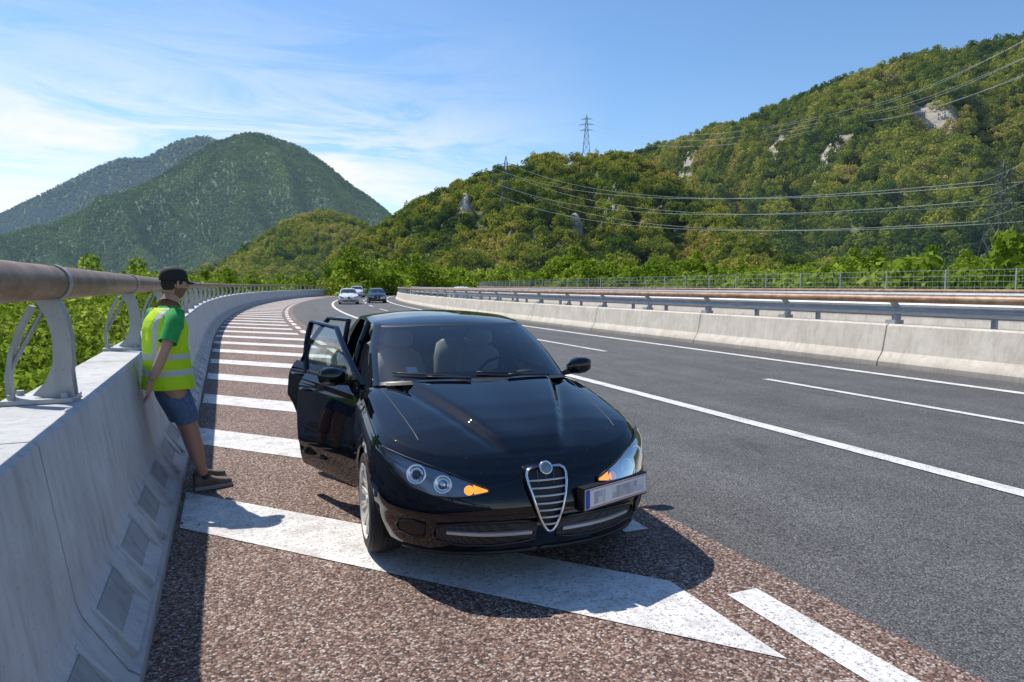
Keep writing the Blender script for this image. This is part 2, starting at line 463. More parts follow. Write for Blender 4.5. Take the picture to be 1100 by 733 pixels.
for zz,d0 in ((.45,14.3),(.95,14.3)):
    sweep(mb,[(d0+d,zz+z) for d,z in wb],-14,SE,0)
tube_rail(mb,14.4,1.45,.05,-14,SE,8,0)
tube_rail(mb,24.7,1.45,.07,-14,SE,8,1)
sweep(mb,[(24.4,0),(24.5,.4),(24.55,.95),(24.9,.95),(25.1,0)],-14,SE,2)
for k in range(-6,170):
    s=2.25*k
    if s>SE: break
    x,y,a=path(s); px,py,_=pt(s,14.45); mb.box((px,py,.72),(.10,.08,1.5),0,-a)
    px,py,_=pt(s,24.75); mb.box((px,py,1.2),(.08,.06,.6),0,-a)
mb.obj("steel_guard_rail",[M_galv,M_rail2,M_conc2])
mb=MB()
for k in range(-6,140):
    s=2.5*k
    mb.stick(pt(s,25.1,.2),pt(s,25.1,2.25),.03)
for z in (1.0,1.2,1.4,1.6,1.8,2.0,2.22):
    sweep(mb,[(25.1,z-.007),(25.1,z+.007)],-14,330)
s=-10
while s<150:
    mb.stick(pt(s,25.1,.9),pt(s,25.1,2.22),.004,0,3); s+=.2
mb.obj("wire_mesh_fence",M_galv)

# ------------------------------------------------------------------ trees
def crown(name,cr,ch,ztop,nclump,nleaf,ls,trunk_h,mats,seed,tr=.12):
    rnd=np.random.RandomState(seed); V=[];F=[];FM=[]
    cz=ztop-ch
    cl=[]
    for i in range(nclump):
        th=rnd.uniform(0,2*np.pi); ph=np.arccos(rnd.uniform(-.55,1)); rr=rnd.uniform(.45,.95)
        cl.append((cr*rr*np.sin(ph)*np.cos(th),cr*rr*np.sin(ph)*np.sin(th),cz+ch*rr*np.cos(ph),rnd.uniform(.28,.48)*cr))
    k=0
    for c in cl:
        for j in range(nleaf):
            d=rnd.normal(size=3); d/=np.linalg.norm(d); d[2]=d[2]*.8+.1
            p=np.array(c[:3])+d*c[3]*rnd.uniform(.75,1.08)
            nrm=d+rnd.normal(size=3)*.45; nrm/=np.linalg.norm(nrm)
            u=np.cross(nrm,rnd.normal(size=3)); u/=np.linalg.norm(u)+1e-9; w=np.cross(nrm,u)
            s=ls*rnd.uniform(.6,1.3)
            V+= [p-u*s*.5, p+w*s*.28, p+u*s*.5, p-w*s*.28]
            F.append((k,k+1,k+2,k+3)); FM.append(0); k+=4
    mb=MB(); mb.v=[tuple(v) for v in V]; mb.f=F; mb.m=FM
    if trunk_h>0:
        mb.tube([(0,0,0),(.1,0,trunk_h*.5),(0,.1,trunk_h),(0,0,ztop-ch*.6)],[tr*1.2,tr,tr*.75,tr*.3],7,1)
        for c in cl[:9]:
            mb.tube([(0,.05,trunk_h*.8),((c[0])*.5,c[1]*.5,(trunk_h+c[2])/2),c[:3]],[tr*.5,tr*.35,tr*.12],5,1)
    me=mesh_data(name,mb.v,mb.f,mats,mb.m)
    return bpy.data.objects.new(name,me)
def coll(name,objs):
    c=bpy.data.collections.new(name)
    for o in objs: c.objects.link(o)
    return c
def fset(n,mt,k): return coll(n,[crown(n+"_a",4.2,4.4,9,13,34,1.1,0,[mt,M_bark],k),crown(n+"_b",3.6,5,10,12,34,1.0,0,[mt,M_bark],k+1),crown(n+"_c",4.8,3.6,8,15,32,1.15,0,[mt,M_bark],k+2)])
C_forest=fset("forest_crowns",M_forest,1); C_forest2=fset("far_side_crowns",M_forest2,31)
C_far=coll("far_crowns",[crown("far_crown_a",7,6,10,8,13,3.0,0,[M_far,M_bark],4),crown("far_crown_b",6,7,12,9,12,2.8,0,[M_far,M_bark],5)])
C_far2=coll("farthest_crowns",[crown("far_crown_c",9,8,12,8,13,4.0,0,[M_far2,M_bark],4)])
C_near=coll("roadside_tree_kinds",[crown("tree_a",2.3,2.6,7.2,34,230,.17,3,[M_near,M_bark],6),crown("tree_b",2.0,3.0,7.6,32,230,.16,3,[M_near,M_bark],8),crown("tree_c",2.7,2.2,6.6,36,230,.18,3,[M_near,M_bark],9)])
C_belt=coll("belt_trees",[crown("belt_a",2.8,3.6,8.5,20,70,.5,3,[M_near,M_bark],16),crown("belt_b",2.4,4.2,9.5,20,70,.48,3,[M_near,M_bark],18),crown("belt_c",3.2,3.0,7.5,22,70,.5,3,[M_near,M_bark],19)])

def scatter(obj,collection,density,smin,smax,seed,rock=False):
    gname="scatter_"+obj.name
    ng=bpy.data.node_groups.new(gname,'GeometryNodeTree')
    ng.interface.new_socket("Geometry",in_out='INPUT',socket_type='NodeSocketGeometry')
    ng.interface.new_socket("Geometry",in_out='OUTPUT',socket_type='NodeSocketGeometry')
    n=ng.nodes; L=ng.links
    gi=n.new('NodeGroupInput'); go=n.new('NodeGroupOutput')
    dp=n.new('GeometryNodeDistributePointsOnFaces'); dp.inputs['Density'].default_value=density; dp.inputs['Seed'].default_value=seed
    if rock:
        na=n.new('GeometryNodeInputNamedAttribute'); na.data_type='FLOAT'; na.inputs[0].default_value="rock"
        mr=n.new('ShaderNodeMapRange'); mr.inputs[1].default_value=.35; mr.inputs[2].default_value=.6; mr.inputs[3].default_value=density; mr.inputs[4].default_value=density*.12
        L.new(na.outputs[0],mr.inputs[0]); L.new(mr.outputs[0],dp.inputs['Density'])
    ip=n.new('GeometryNodeInstanceOnPoints'); ci=n.new('GeometryNodeCollectionInfo')
    ci.inputs[0].default_value=collection; ci.inputs['Separate Children'].default_value=True; ci.inputs['Reset Children'].default_value=True
    rv=n.new('FunctionNodeRandomValue'); rv.data_type='FLOAT_VECTOR'
    rv.inputs[0].default_value=(-.1,-.1,0); rv.inputs[1].default_value=(.1,.1,6.283)
    rs=n.new('FunctionNodeRandomValue'); rs.data_type='FLOAT'
    rs.inputs[2].default_value=smin; rs.inputs[3].default_value=smax; rs.inputs['Seed'].default_value=5
    jg=n.new('GeometryNodeJoinGeometry')
    L.new(gi.outputs[0],dp.inputs[0]); L.new(dp.outputs['Points'],ip.inputs['Points'])
    L.new(ci.outputs[0],ip.inputs['Instance']); ip.inputs['Pick Instance'].default_value=True
    L.new(rv.outputs[0],ip.inputs['Rotation']); L.new(rs.outputs[1],ip.inputs['Scale'])
    L.new(gi.outputs[0],jg.inputs[0]); L.new(ip.outputs[0],jg.inputs[0]); L.new(jg.outputs[0],go.inputs[0])
    md=obj.modifiers.new("scatter",'NODES'); md.node_group=ng

# hills : tables of (azimuth deg clockwise from road direction, tan(elevation), ridge distance)
def hill(name,tab,foot,mat,gully,gscale,seed,back=1.5,naz=140,nr=50,pw=1.15,z0=GZ,spur=0,de=0.0,sf=.35,crags=()):
    az=np.array([t[0] for t in tab]);te=np.array([t[1] for t in tab])-de;ds=np.array([t[2] for t in tab])
    vs=[]; rk=[]
    A=np.linspace(az[0],az[-1],naz)
    for a in A:
        e=np.interp(a,az,te);e=(2*e+np.interp(a-.7,az,te)+np.interp(a+.7,az,te))/4
        D=np.interp(a,az,ds); H=e*D+1.65
        ft=np.interp(a,[az[0],az[-1]],foot)
        for j in range(nr):
            t=j/(nr-1)*back
            r=ft+(D-ft)*t
            if t<=1: z=z0+(H-z0)*(t**pw)
            else: z=H-(H-z0)*((t-1)/(back-1))**2*.9
            x=r*math.sin(R(a)); y=r*math.cos(R(a))
            q=Vector((x*gscale,y*gscale,seed))
            tap=min(1,t*1.8)*(1 if t<.6 else max(.12,1-(t-.6)*2.3))
            z+=gully*tap*(noise.fractal(q,1.0,2.1,5)-.2*abs(noise.noise(q*2)))
            if spur:
                rd=1-2*abs(noise.noise(Vector((a*sf+t*1.5,t*.8,seed+4))))*1.0
                z+=spur*(rd-.6)*tap
            rock=0
            for (ca,ct,wa,wt) in crags:
                rock=max(rock,math.exp(-((a-ca)/wa)**2-((t-ct)/wt)**2)*(.75+.9*noise.noise(Vector((x*.035,y*.035,seed)))))
            if rock>.35: z+=7*(rock-.35)*(1+noise.noise(Vector((x*.06,y*.06,z*.1))))
            rk.append(rock)
            vs.append((x,y,max(z,z0-2) if t<=1 else z))
    o=mobj(name,vs,grid_faces(naz,nr,0,True),mat,True)
    at=o.data.attributes.new("rock",'FLOAT','POINT'); at.data.foreach_set("value",rk)
    return o
R1=[(20,.10,950),(23.6,.14,950),(29.8,.190,930),(34,.206,900),(38.8,.230,860),(43,.247,820),(46.4,.263,780),(51.4,.290,720),(54.3,.299,690),(59.7,.292,650),(66.5,.29,620),(76,.26,600),(90,.2,600)]
R2=[(7,.03,640),(9.7,.065,620),(12.8,.092,590),(15.8,.136,560),(18.9,.155,530),(22,.171,510),(25.9,.190,490),(29.8,.190,480),(32.8,.184,470),(35.9,.150,450),(40.2,.09,400),(45.7,.03,360)]
R3=[(-3.5,.0,900),(-1.8,.006,880),(1.2,.044,860),(4,.082,840),(6.8,.104,820),(9,.098,800),(11.2,.083,780),(13.5,.06,760),(17.5,.02,720)]
L1=[(-45,.05,3000),(-25,.045,3000),(-18.8,.050,3000),(-14.1,.060,3000),(-11,.075,3000),(-7,.110,3000),(-3.3,.160,3000),(-.1,.195,3000),(1.9,.209,3000),(4,.2067,3000),(6.1,.192,3000),(9.7,.145,3000),(12.8,.106,3000),(14.3,.083,3000),(20.5,.03,3000),(26,.01,3000)]
L2=[(-45,.04,4400),(-25,.05,4400),(-18.8,.056,4400),(-14.1,.078,4400),(-11,.114,4400),(-8.2,.144,4400),(-6.4,.162,4400),(-5.2,.158,4400),(-2.7,.190,4400),(-.4,.197,4400),(4,.15,4400),(11,.05,4400),(16,.02,4400)]
h1=hill("forested_hill",R1,(330,190),M_hill,34,.007,3.1,1.3,260,80,1.1,GZ,45,.018,.22,((37.5,.62,1.6,.10),(47,.45,1.8,.05),(54,.62,2.0,.045),(43,.75,1.5,.05)))
h2=hill("forested_hill.001",R2,(330,230),M_hill,16,.011,7.7,1.5,220,70,1.15,GZ,26,.014,.3,((31,.55,1.5,.13),(28.3,.38,1.0,.10),(24,.66,.9,.09),(19,.6,.8,.10),(34.5,.7,1.0,.12)))
h3=hill("forested_hill.002",R3,(450,420),M_hill,10,.01,1.2,1.4,80,36,1.15,GZ,14,.008,.4)
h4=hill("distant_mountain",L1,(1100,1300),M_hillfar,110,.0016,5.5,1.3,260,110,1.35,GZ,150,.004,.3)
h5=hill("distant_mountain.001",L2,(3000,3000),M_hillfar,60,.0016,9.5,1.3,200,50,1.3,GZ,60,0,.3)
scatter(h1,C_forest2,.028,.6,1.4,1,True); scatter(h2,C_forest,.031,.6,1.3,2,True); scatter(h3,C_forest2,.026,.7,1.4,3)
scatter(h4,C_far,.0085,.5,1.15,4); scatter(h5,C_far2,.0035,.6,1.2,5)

def patch(name,ss,d0,d1,z=GZ+.01):
    vs=[];
    for s in ss: vs+=[pt(s,d0,z),pt(s,d1,z)]
    return mobj(name,vs,[(2*i,2*i+1,2*i+3,2*i+2) for i in range(len(ss)-1)],M_ground)
p1=patch("roadside_trees",list(range(-4,60,4)),-9.5,-3.2); scatter(p1,C_near,.26,.84,1.06,11)
p2=patch("roadside_trees.001",list(range(60,300,10)),-26,-4); scatter(p2,C_belt,.07,.75,1.1,12)
p3=patch("woodland_belt",list(range(-20,330,10)),33,75); scatter(p3,C_belt,.045,.75,1.15,13)
p4=patch("woodland_belt.001",list(range(60,420,10)),-140,-30); scatter(p4,C_belt,.02,.8,1.25,14)
vs=[]
for a in range(8,80,3):
    for r in (110,330): vs.append((r*math.sin(R(a)),r*math.cos(R(a)),GZ+.02))
p5=mobj("woodland_belt.002",vs,[(2*i,2*i+1,2*i+3,2*i+2) for i in range(len(vs)//2-1)],M_ground)
scatter(p5,C_belt,.014,.9,1.6,15)

# ------------------------------------------------------------------ pylons and wires
def on(az,r,z): return Vector((r*math.sin(R(az)),r*math.cos(R(az)),z))
M_pyl=P("pylon_steel",(.12,.15,.14),.6,.3)
def pylon(name,base,H,w,rot,r=.12):
    mb=MB(); lv=[0,.2,.38,.53,.66,.77,.86,.94]
    def c(t,k):
        ww=w*(1-t)**1.1/2+ .5
        return Vector((ww*(1,-1,-1,1)[k],ww*(1,1,-1,-1)[k],t*H))
    for i in range(len(lv)-1):
        for k in range(4):
            mb.stick(c(lv[i],k),c(lv[i+1],k),r)
            mb.stick(c(lv[i],k),c(lv[i+1],(k+1)%4),r*.55); mb.stick(c(lv[i],(k+1)%4),c(lv[i+1],k),r*.55)
            mb.stick(c(lv[i+1],k),c(lv[i+1],(k+1)%4),r*.5)
    for k in range(4): mb.stick(c(.94,k),(0,0,H),r)
    arms=[]
    for t,L in ((.66,H*.14),(.78,H*.17),(.9,H*.12)):
        for sg in (-1,1):
            tip=Vector((sg*L,0,t*H+.2)); arms.append(tip)
            for k in range(4):
                mb.stick((sg*.6,(-.6,.6)[k%2],t*H+(0,1.6)[k//2]),tip,r*.6)
            mb.stick(tip,tip-Vector((0,0,1.2)),r*.6)
    o=mb.obj(name,M_pyl); o.location=base; o.rotation_euler=(0,0,R(rot))
    M=Matrix.Translation(base)@Matrix.Rotation(R(rot),4,'Z')
    return [M@(a-Vector((0,0,1.2))) for a in arms]
pa=pylon("power_pylon",on(58.1,165,GZ),32,7,-20)
pb=pylon("power_pylon.001",on(22.3,400,18),58,9,-30,.16)
pc=pylon("power_pylon.002",on(28.9,905,163),58,10,-30,.28)
pd=pylon("power_pylon.003",on(49.3,520,88),36,7,-40,.2)
pe=[on(80,140,46+3*i) for i in range(6)]
mb=MB()
def wire(a,b,sag,r=.03,n=26):
    p=[a.lerp(b,i/n)-Vector((0,0,sag*4*(i/n)*(1-i/n))) for i in range(n+1)]
    for i in range(n): mb.stick(p[i],p[i+1],r,0,3)
for i in range(6):
    wire(pb[i],pa[i],9,.055); wire(pa[i],pe[i],4,.028)
    wire(pd[i],pe[i]+Vector((0,0,6)),8,.05); wire(pc[i],pd[i],18,.08)
mb.obj("power_lines",P("cable",(.5,.5,.48),.4,.2))

# ------------------------------------------------------------------ CAR
def crom(ts,vs,t):
    ts=list(ts)
    t=min(max(t,ts[0]),ts[-1]); i=min(max(np.searchsorted(ts,t)-1,0),len(ts)-2)
    p1,p2=vs[i],vs[i+1]; p0=vs[i-1] if i>0 else 2*p1-p2; p3=vs[i+2] if i+2<len(vs) else 2*p2-p1
    u=(t-ts[i])/(ts[i+1]-ts[i])
    return .5*((2*p1)+(-p0+p2)*u+(2*p0-5*p1+4*p2-p3)*u*u+(-p0+3*p1-3*p2+p3)*u**3)
LV=list(range(9))
cF=[.15,.07,.02,.0,.0,.025,.06,.10,.15]
cW=[.72,.80,.84,.856,.866,.864,.850,.826,.785]
cR=[4.05,4.12,4.18,4.2,4.2,4.19,4.17,4.12,4.05]
ZY=[0,.5,1.3,3.0,4.2]
cZ=[[.17,.165,.16,.16,.2],[.20,.20,.20,.20,.24],[.30,.29,.28,.28,.32],[.39,.40,.40,.41,.44],[.475,.51,.54,.56,.58],[.545,.60,.67,.70,.72],[.595,.675,.79,.83,.86],[.632,.735,.868,.905,.94],[.66,.775,.918,.955,1.0]]
LCF,LCR,NE=.76,.6,2.5
def zat(lv,y):
    col=[crom(LV,[cZ[k][j] for k in range(9)],lv) for j in range(5)]
    return crom(ZY,col,y)
def flare(y,lv):
    fm=math.exp(-((lv-3.8)/2.0)**2)
    return .018*fm*(math.exp(-((y-.86)/.34)**2)+math.exp(-((y-3.42)/.34)**2))
def crease(lv):
    s=0
    if lv<=6.4: s+=.010*math.exp(-((lv-6.4)/.9)**2)
    else: s+=.010*math.exp(-((lv-6.4)/.28)**2)
    s+=.012/(1+math.exp(-(lv-3.05)/.07))*math.exp(-max(0,lv-3.05)/1.3)
    return s
def shell_front(th,lv):
    k=crease(lv); f=crom(LV,cF,lv)-k; w=crom(LV,cW,lv)+k*.7; e=2/NE
    x=w*math.sin(th)**e; y=f+(LCF-f)*(1-max(0,math.cos(th))**e)
    return Vector((x+flare(y,lv)*(x/w)**3,y,zat(lv,y)))
def shell_side(y,lv):
    w=crom(LV,cW,lv)+crease(lv)*.7
    return Vector((w+flare(y,lv),y,zat(lv,y)))
def shell_rear(th,lv):
    k=crease(lv); r=crom(LV,cR,lv)+k; w=crom(LV,cW,lv)+k*.7; e=2/3.2
    x=w*math.cos(th)**e if th<math.pi/2 else 0
    y=(r-(r-(4.2-LCR))*(1-math.sin(th)**e))
    return Vector((x+flare(y,lv),y,zat(lv,y)))
NF=36; SIDE=[LCF+ (3.6-LCF)*i/95 for i in range(1,95)]; NRR=16; NLV=57
COLS=[('f',math.pi/2*i/(NF-1)) for i in range(NF)]+[('s',y) for y in SIDE]+[('r',math.pi/2*i/(NRR-1)) for i in range(NRR)]
def shell(c,lv):
    return {'f':shell_front,'s':shell_side,'r':shell_rear}[c[0]](c[1],lv)
WF,WR,WRAD,WC=.86,3.405,.345,.315
DOOR0,DOOR1,DOORB=1.36,3.22,2.36
def gh_pars(v):
    return dict(f=1.15+.83*v, w=.752-.142*v+.022*math.sin(math.pi*v), r=4.0-.55*v, lc=.44-.18*v)
def gh_top(x,w,y): return crom([1.9,2.3,2.9,3.5],[1.330,1.385,1.408,1.35],y)-.035*(x/w)**2
def gh(c,v):
    e=2/2.7
    def raw(v):
        p=gh_pars(v)
        if c[0]=='f':
            x=p['w']*math.sin(c[1])**e; y=p['f']+p['lc']*(1-max(0,math.cos(c[1]))**e)
        elif c[0]=='s':
            y0=p['f']+p['lc']; y1=p['r']-.35; x=p['w']; y=y0+(y1-y0)*c[1]
        else:
            x=p['w']*max(0,math.cos(c[1]))**e; y=p['r']-.35*(1-math.sin(c[1])**e)
        return x,y,p['w']
    x,y,w=raw(v); xb,yb,wb=raw(0); xt,yt,wt=raw(1)
    zb=np.interp(yb,[1.15,1.3,1.6,2.8,4.0],[.985,.965,.915,.95,.99]); zt=gh_top(xt,wt,yt)
    vv=v+.05*math.sin(math.pi*v)
    return Vector((x,y,zb+(zt-zb)*vv))

M_disc=P("brake_disc",(.12,.11,.1),.4,.8); M_lh=P("lamp_housing",(.30,.30,.31),.22,.85); M_proj=P("lamp_projector",(.05,.06,.07),.05,.2,1)
M_badge=P("badge_enamel",(.25,.3,.33),.3,.5)
def build_wheel(mb,cx,cy,side):
    r=WC; o=(cx,cy,r); d=(side,0,0)
    mb.lathe([(.215,-.10),(.28,-.105),(.306,-.085),(.315,-.05),(.315,.05),(.306,.085),(.28,.103),(.235,.10),(.222,.09),(.215,.06)],o,d,48,0)
    for hh in (-.03,0,.03): mb.lathe([(.3155,hh-.003),(.3155,hh+.003)],o,d,48,2)
    mb.lathe([(.232,.104),(.224,.106),(.214,.094),(.205,.06),(.20,-.09)],o,d,40,1)
    mb.lathe([(0,-.02),(.2,-.02)],o,d,32,2)
    mb.lathe([(.0,.015),(.135,.015),(.14,.0),(.14,-.015)],o,d,32,3)
    mb.lathe([(0,.092),(.028,.092),(.034,.084),(.06,.08),(.068,.055),(.07,.0)],o,d,24,1)
    o=Vector(o); D=Vector(d)
    for k in range(12):
        t=2*math.pi*k/12+.1
        for dt in (-.075,.075):
            a=Vector((0,math.cos(t+dt*1.0),math.sin(t+dt*1.0))); b=Vector((0,math.cos(t+dt*.55),math.sin(t+dt*.55)))
            p0=o+D*.072+b*.055; p1=o+D*.096+a*.216
            tv=Vector((0,-math.sin(t),math.cos(t)))*.0088
            q0=o+D*.03+b*.055; q1=o+D*.050+a*.205
            mb.add([p0-tv,p0+tv,p1+tv,p1-tv,q0-tv*1.4,q0+tv*1.4,q1+tv*1.4,q1-tv*1.4],[(0,1,2,3),(0,3,7,4),(1,5,6,2)],1)

def build_car(name,loc,rz,paint,open_doors=False,detail=True):
    E=empty(name,loc,rz)
    bm=bmesh.new(); nc=len(COLS); lvs=[8*i/(NLV-1) for i in range(NLV)]
    cols=COLS
    for sg in (1,-1):
        grid=[]
        for lv in lvs:
            row=[]
            for c in cols:
                p=shell(c,lv); row.append(bm.verts.new((sg*p.x,p.y,p.z)))
            grid.append(row)
        for i in range(NLV-1):
            for j in range(nc-1):
                q=[grid[i][j],grid[i][j+1],grid[i+1][j+1],grid[i+1][j]]
                cc=cols[j]
                if open_doors and sg<0 and cc[0]=='s' and DOOR0<=cc[1]<DOOR1 and lvs[i]>=1.35: continue
                try: bm.faces.new(q if sg>0 else q[::-1])
                except ValueError: pass
    NU=65
    rows=[c for c in cols if (c[0]=='f' or (c[0]=='s' and c[1]<1.42))]
    def cap_pt(c,u):
        p=shell(c,8.0); y=p.y
        cr=float(np.interp(y,[.15,.20,.35,.7,1.4],[0,.020,.044,.072,.084]))
        z=p.z+cr*(1-abs(u)**2.8)
        x=u*p.x
        if y>.17:
            xr=.125+.42*((y-.15)/1.15)**.85; k=1/(1+math.exp(-(xr-abs(x))/.007)); z+=.024*k*min(1,(y-.17)/.12)
            z-=.012*math.exp(-((abs(x)-xr-.05)/.04)**2)*min(1,(y-.17)/.2)
            z-=.012*math.exp(-(x/(xr*.55))**2)*min(1,(y-.17)/.3)
        return Vector((x,y,z))
    grid=[[bm.verts.new(cap_pt(c,-1+2*k/(NU-1))) for k in range(NU)] for c in rows[1:]]
    for i in range(len(grid)-1):
        for k in range(NU-1): bm.faces.new([grid[i][k],grid[i][k+1],grid[i+1][k+1],grid[i+1][k]])
    for sg in (1,-1):
        lst=[c for c in cols if (c[0]=='s' and c[1]>1.36) or c[0]=='r']
        pr=None
        for c in lst:
            p=shell(c,8.0); inner=Vector((max(0,p.x-.06) if p.y<3.9 else 0,p.y,p.z+.012))
            a=bm.verts.new((sg*p.x,p.y,p.z)); b=bm.verts.new((sg*inner.x,inner.y,inner.z))
            if pr and not (open_doors and sg<0 and p.y<DOOR1):
                bm.faces.new([pr[0],a,b,pr[1]] if sg<0 else [pr[0],pr[1],b,a])
            pr=(a,b)
    bmesh.ops.remove_doubles(bm,verts=bm.verts,dist=.0008)
    kill=[v for v in bm.verts if abs(v.co.x)>.5 and min(math.hypot(v.co.y-WF,v.co.z-WC),math.hypot(v.co.y-WR,v.co.z-WC))<WRAD]
    bmesh.ops.delete(bm,geom=kill,context='VERTS')
    for v in bm.verts:
        if abs(v.co.x)>.5 and v.is_boundary:
            for wy in (WF,WR):
                dy,dz=v.co.y-wy,v.co.z-WC; r=math.hypot(dy,dz)
                if r<WRAD+.045 and v.co.z>.19: v.co.y=wy+dy/r*WRAD; v.co.z=WC+dz/r*WRAD
    for f in bm.faces: f.smooth=True
    bmesh.ops.recalc_face_normals(bm,faces=bm.faces)
    me=bpy.data.meshes.new("body_shell"); bm.to_mesh(me); 
    me.materials.append(paint)
    bvh=BVHTree.FromBMesh(bm); bm.free()
    body=link(bpy.data.objects.new("body_shell",me),E)
    mb=MB()
    mb.box((0,2.1,.24),(1.3,3.7,.06),0)
    for wy in (WF,WR):
        for sg in (-1,1):
            n=20; vs=[]
            for i in range(n+1):
                t=math.pi*(-.12+1.24*i/n)
                y=wy+.35*math.cos(t); z=WC+.35*math.sin(t)
                vs+=[(sg*.80,y,z),(sg*.45,y,z)]
            mb.add(vs,[(2*i,2*i+1,2*i+3,2*i+2) for i in range(n)],0)
            mb.add([(sg*.46,wy-.37,.12),(sg*.46,wy+.37,.12),(sg*.46,wy+.37,.7),(sg*.46,wy-.37,.7)],[(0,1,2,3)],0)
            lip=[]
            for i in range(n+1):
                t=math.pi*(-.1+1.2*i/n); y=wy+(WRAD-.004)*math.cos(t); z=WC+(WRAD-.004)*math.sin(t)
                h=bvh.ray_cast(Vector((sg*2,wy+(WRAD+.02)*math.cos(t),WC+(WRAD+.02)*math.sin(t))),Vector((-sg,0,0)))
                if h[0] is None: continue
                lip.append((h[0].x-sg*.006,y,z))
            if len(lip)>3: mb.tube(lip,.011,8,1)
    mb.obj("underbody",[M_under,paint],True,E)
    gc=[('f',math.pi/2*i/24) for i in range(25)]+[('s',i/40) for i in range(1,41)]+[('r',math.pi/2*i/10) for i in range(1,11)]
    NV=25; vs=[];fs=[];fm=[]
    for sg in (1,-1):
        b=len(vs)
        for i in range(NV):
            for c in gc:
                p=gh(c,i/(NV-1)); vs.append((sg*p.x,p.y,p.z))
        n=len(gc)
        for i in range(NV-1):
            v=(i+.5)/(NV-1)
            for j in range(n-1):
                c=gc[j]; mt=0
                if c[0]=='f':
                    th=math.degrees(c[1])
                    if th<63: mt=1 if (.05<v<.95 and th<60) else 2
                elif c[0]=='s':
                    gg=c[1]
                    if .04<v<.90 and gg<.80: mt=2 if (.39<gg<.46) else 1
                    if open_doors and sg<0 and gg<.76 and v<.93: continue
                else:
                    if .15<v<.92 and c[1]>R(35): mt=1
                if open_doors and sg<0 and c[0]=='f' and c[1]>R(80) and v<.93: continue
                q=(b+i*n+j,b+i*n+j+1,b+(i+1)*n+j+1,b+(i+1)*n+j)
                fs.append(q if sg>0 else q[::-1]); fm.append(mt)
    b=len(vs); NU=21; liner=[]
    for c in gc:
        p=gh(c,1.0); w=gh_pars(1)['w']
        for k in range(NU):
            u=-1+2*k/(NU-1); z=p.z+.045*(p.x/w)**2*(1-u*u); vs.append((u*p.x,p.y,z)); liner.append((u*p.x*.97,2.7+(p.y-2.7)*.97,z-.025))
    f2=grid_faces(len(gc),NU,b); fs+=f2; fm+=[0]*len(f2)
    go=mobj("cabin_roof_and_glass",vs,fs,[paint,M_glass,M_black],True,E,fm)
    bm=bmesh.new(); bm.from_mesh(go.data); bmesh.ops.remove_doubles(bm,verts=bm.verts,dist=.0008); bm.to_mesh(go.data); bm.free()
    mobj("headliner",liner,grid_faces(len(gc),NU),M_liner,True,E)
    mb=MB()
    for wy in (WF,WR):
        for sg in (-1,1): build_wheel(mb,sg*.768,wy,sg)
    autosmooth(mb.obj("wheels",[M_rubber,M_alu,M_under,M_disc],True,E),30)
    def proj(x,z,off):
        h=bvh.ray_cast(Vector((x,-2,z)),Vector((0,1,0)))
        if h[0] is None or h[0].y>1.2:
            h=bvh.find_nearest(Vector((x,.3,z)))
        nrm=h[1]; 
        if nrm.y>0: nrm=-nrm
        return h[0]+nrm*off, nrm
    def fpatch(mb,up,lo,off,m,nx=24,nt=6,skirt=0,sg=1):
        x0,x1=up[0][0],up[-1][0]; vs=[]
        for i in range(nx+1):
            x=x0+(x1-x0)*i/nx
            zu=crom([p[0] for p in up],[p[1] for p in up],x); zl=crom([p[0] for p in lo],[p[1] for p in lo],x)
            zu=max(zu,zl+.0005)
            for k in range(nt+1):
                vs.append(proj(sg*x,zl+(zu-zl)*k/nt,off)[0])
        mb.add(vs,grid_faces(nx+1,nt+1),m)
        if skirt:
            ring=[(i,0) for i in range(nx+1)]+[(nx,k) for k in range(1,nt+1)]+[(i,nt) for i in range(nx-1,-1,-1)]+[(0,k) for k in range(nt-1,0,-1)]
            v2=[];
            for (i,k) in ring:
                p=vs[i*(nt+1)+k]
                q,nn=proj(p.x,p.z,0); v2+=[p,p-nn*skirt]
            L=len(ring); mb.add(v2,[(2*a,2*((a+1)%L),2*((a+1)%L)+1,2*a+1) for a in range(L)],m if m!=1 else 0)
    mb=MB()
    dz=-.028
    up=[(.315,.590+dz),(.40,.622+dz),(.50,.660+dz),(.60,.692+dz),(.70,.722+dz),(.775,.745+dz),(.805,.752+dz)]
    lo=[(.315,.575+dz),(.40,.560+dz),(.50,.553+dz),(.60,.560+dz),(.70,.590+dz),(.775,.660+dz),(.805,.725+dz)]
    for sg in (1,-1):
        fpatch(mb,up,lo,.004,7,30,8,0,sg)
        fpatch(mb,up,lo,.022,1,30,8,.021,sg)
        for (x,z,r,mm) in ((.665,.655+dz,.054,2),(.545,.615+dz,.048,2),(.42,.588+dz,.027,3)):
            p,nn=proj(sg*x,z,.0); ax=(nn*.8+Vector((0,-1,0))*.35).normalized()
            o=p+ax*.004
            mb.lathe([(r*1.04,.010),(r*.98,.012),(r*.75,.006),(r*.45,.003),(r*.42,.008)],o,ax,24,2)
            if mm==3: mb.lathe([(r*.95,.011),(r*.7,.014),(0,.015)],o,ax,16,3)
            else:
                mb.lathe([(r*.42,.008),(r*.40,.012),(r*.25,.0145),(0,.0155)],o,ax,16,2 if x<.6 else 8)
        fpatch(mb,[(.325,.586+dz),(.36,.598+dz),(.395,.612+dz)],[(.325,.578+dz),(.36,.573+dz),(.395,.568+dz)],.010,3,8,3,0,sg)
        pts=[proj(sg*x,z+.003,.014)[0] for x,z in up]; pts2=[proj(sg*x,z-.003,.014)[0] for x,z in lo]
        mb.tube(pts,.004,5,0); mb.tube(pts2,.004,5,0)
        fpatch(mb,[(.06,.385),(.15,.392),(.3,.394),(.45,.390),(.58,.37)],[(.06,.275),(.15,.262),(.3,.255),(.45,.258),(.58,.285)],.003,4,24,8,0,sg)
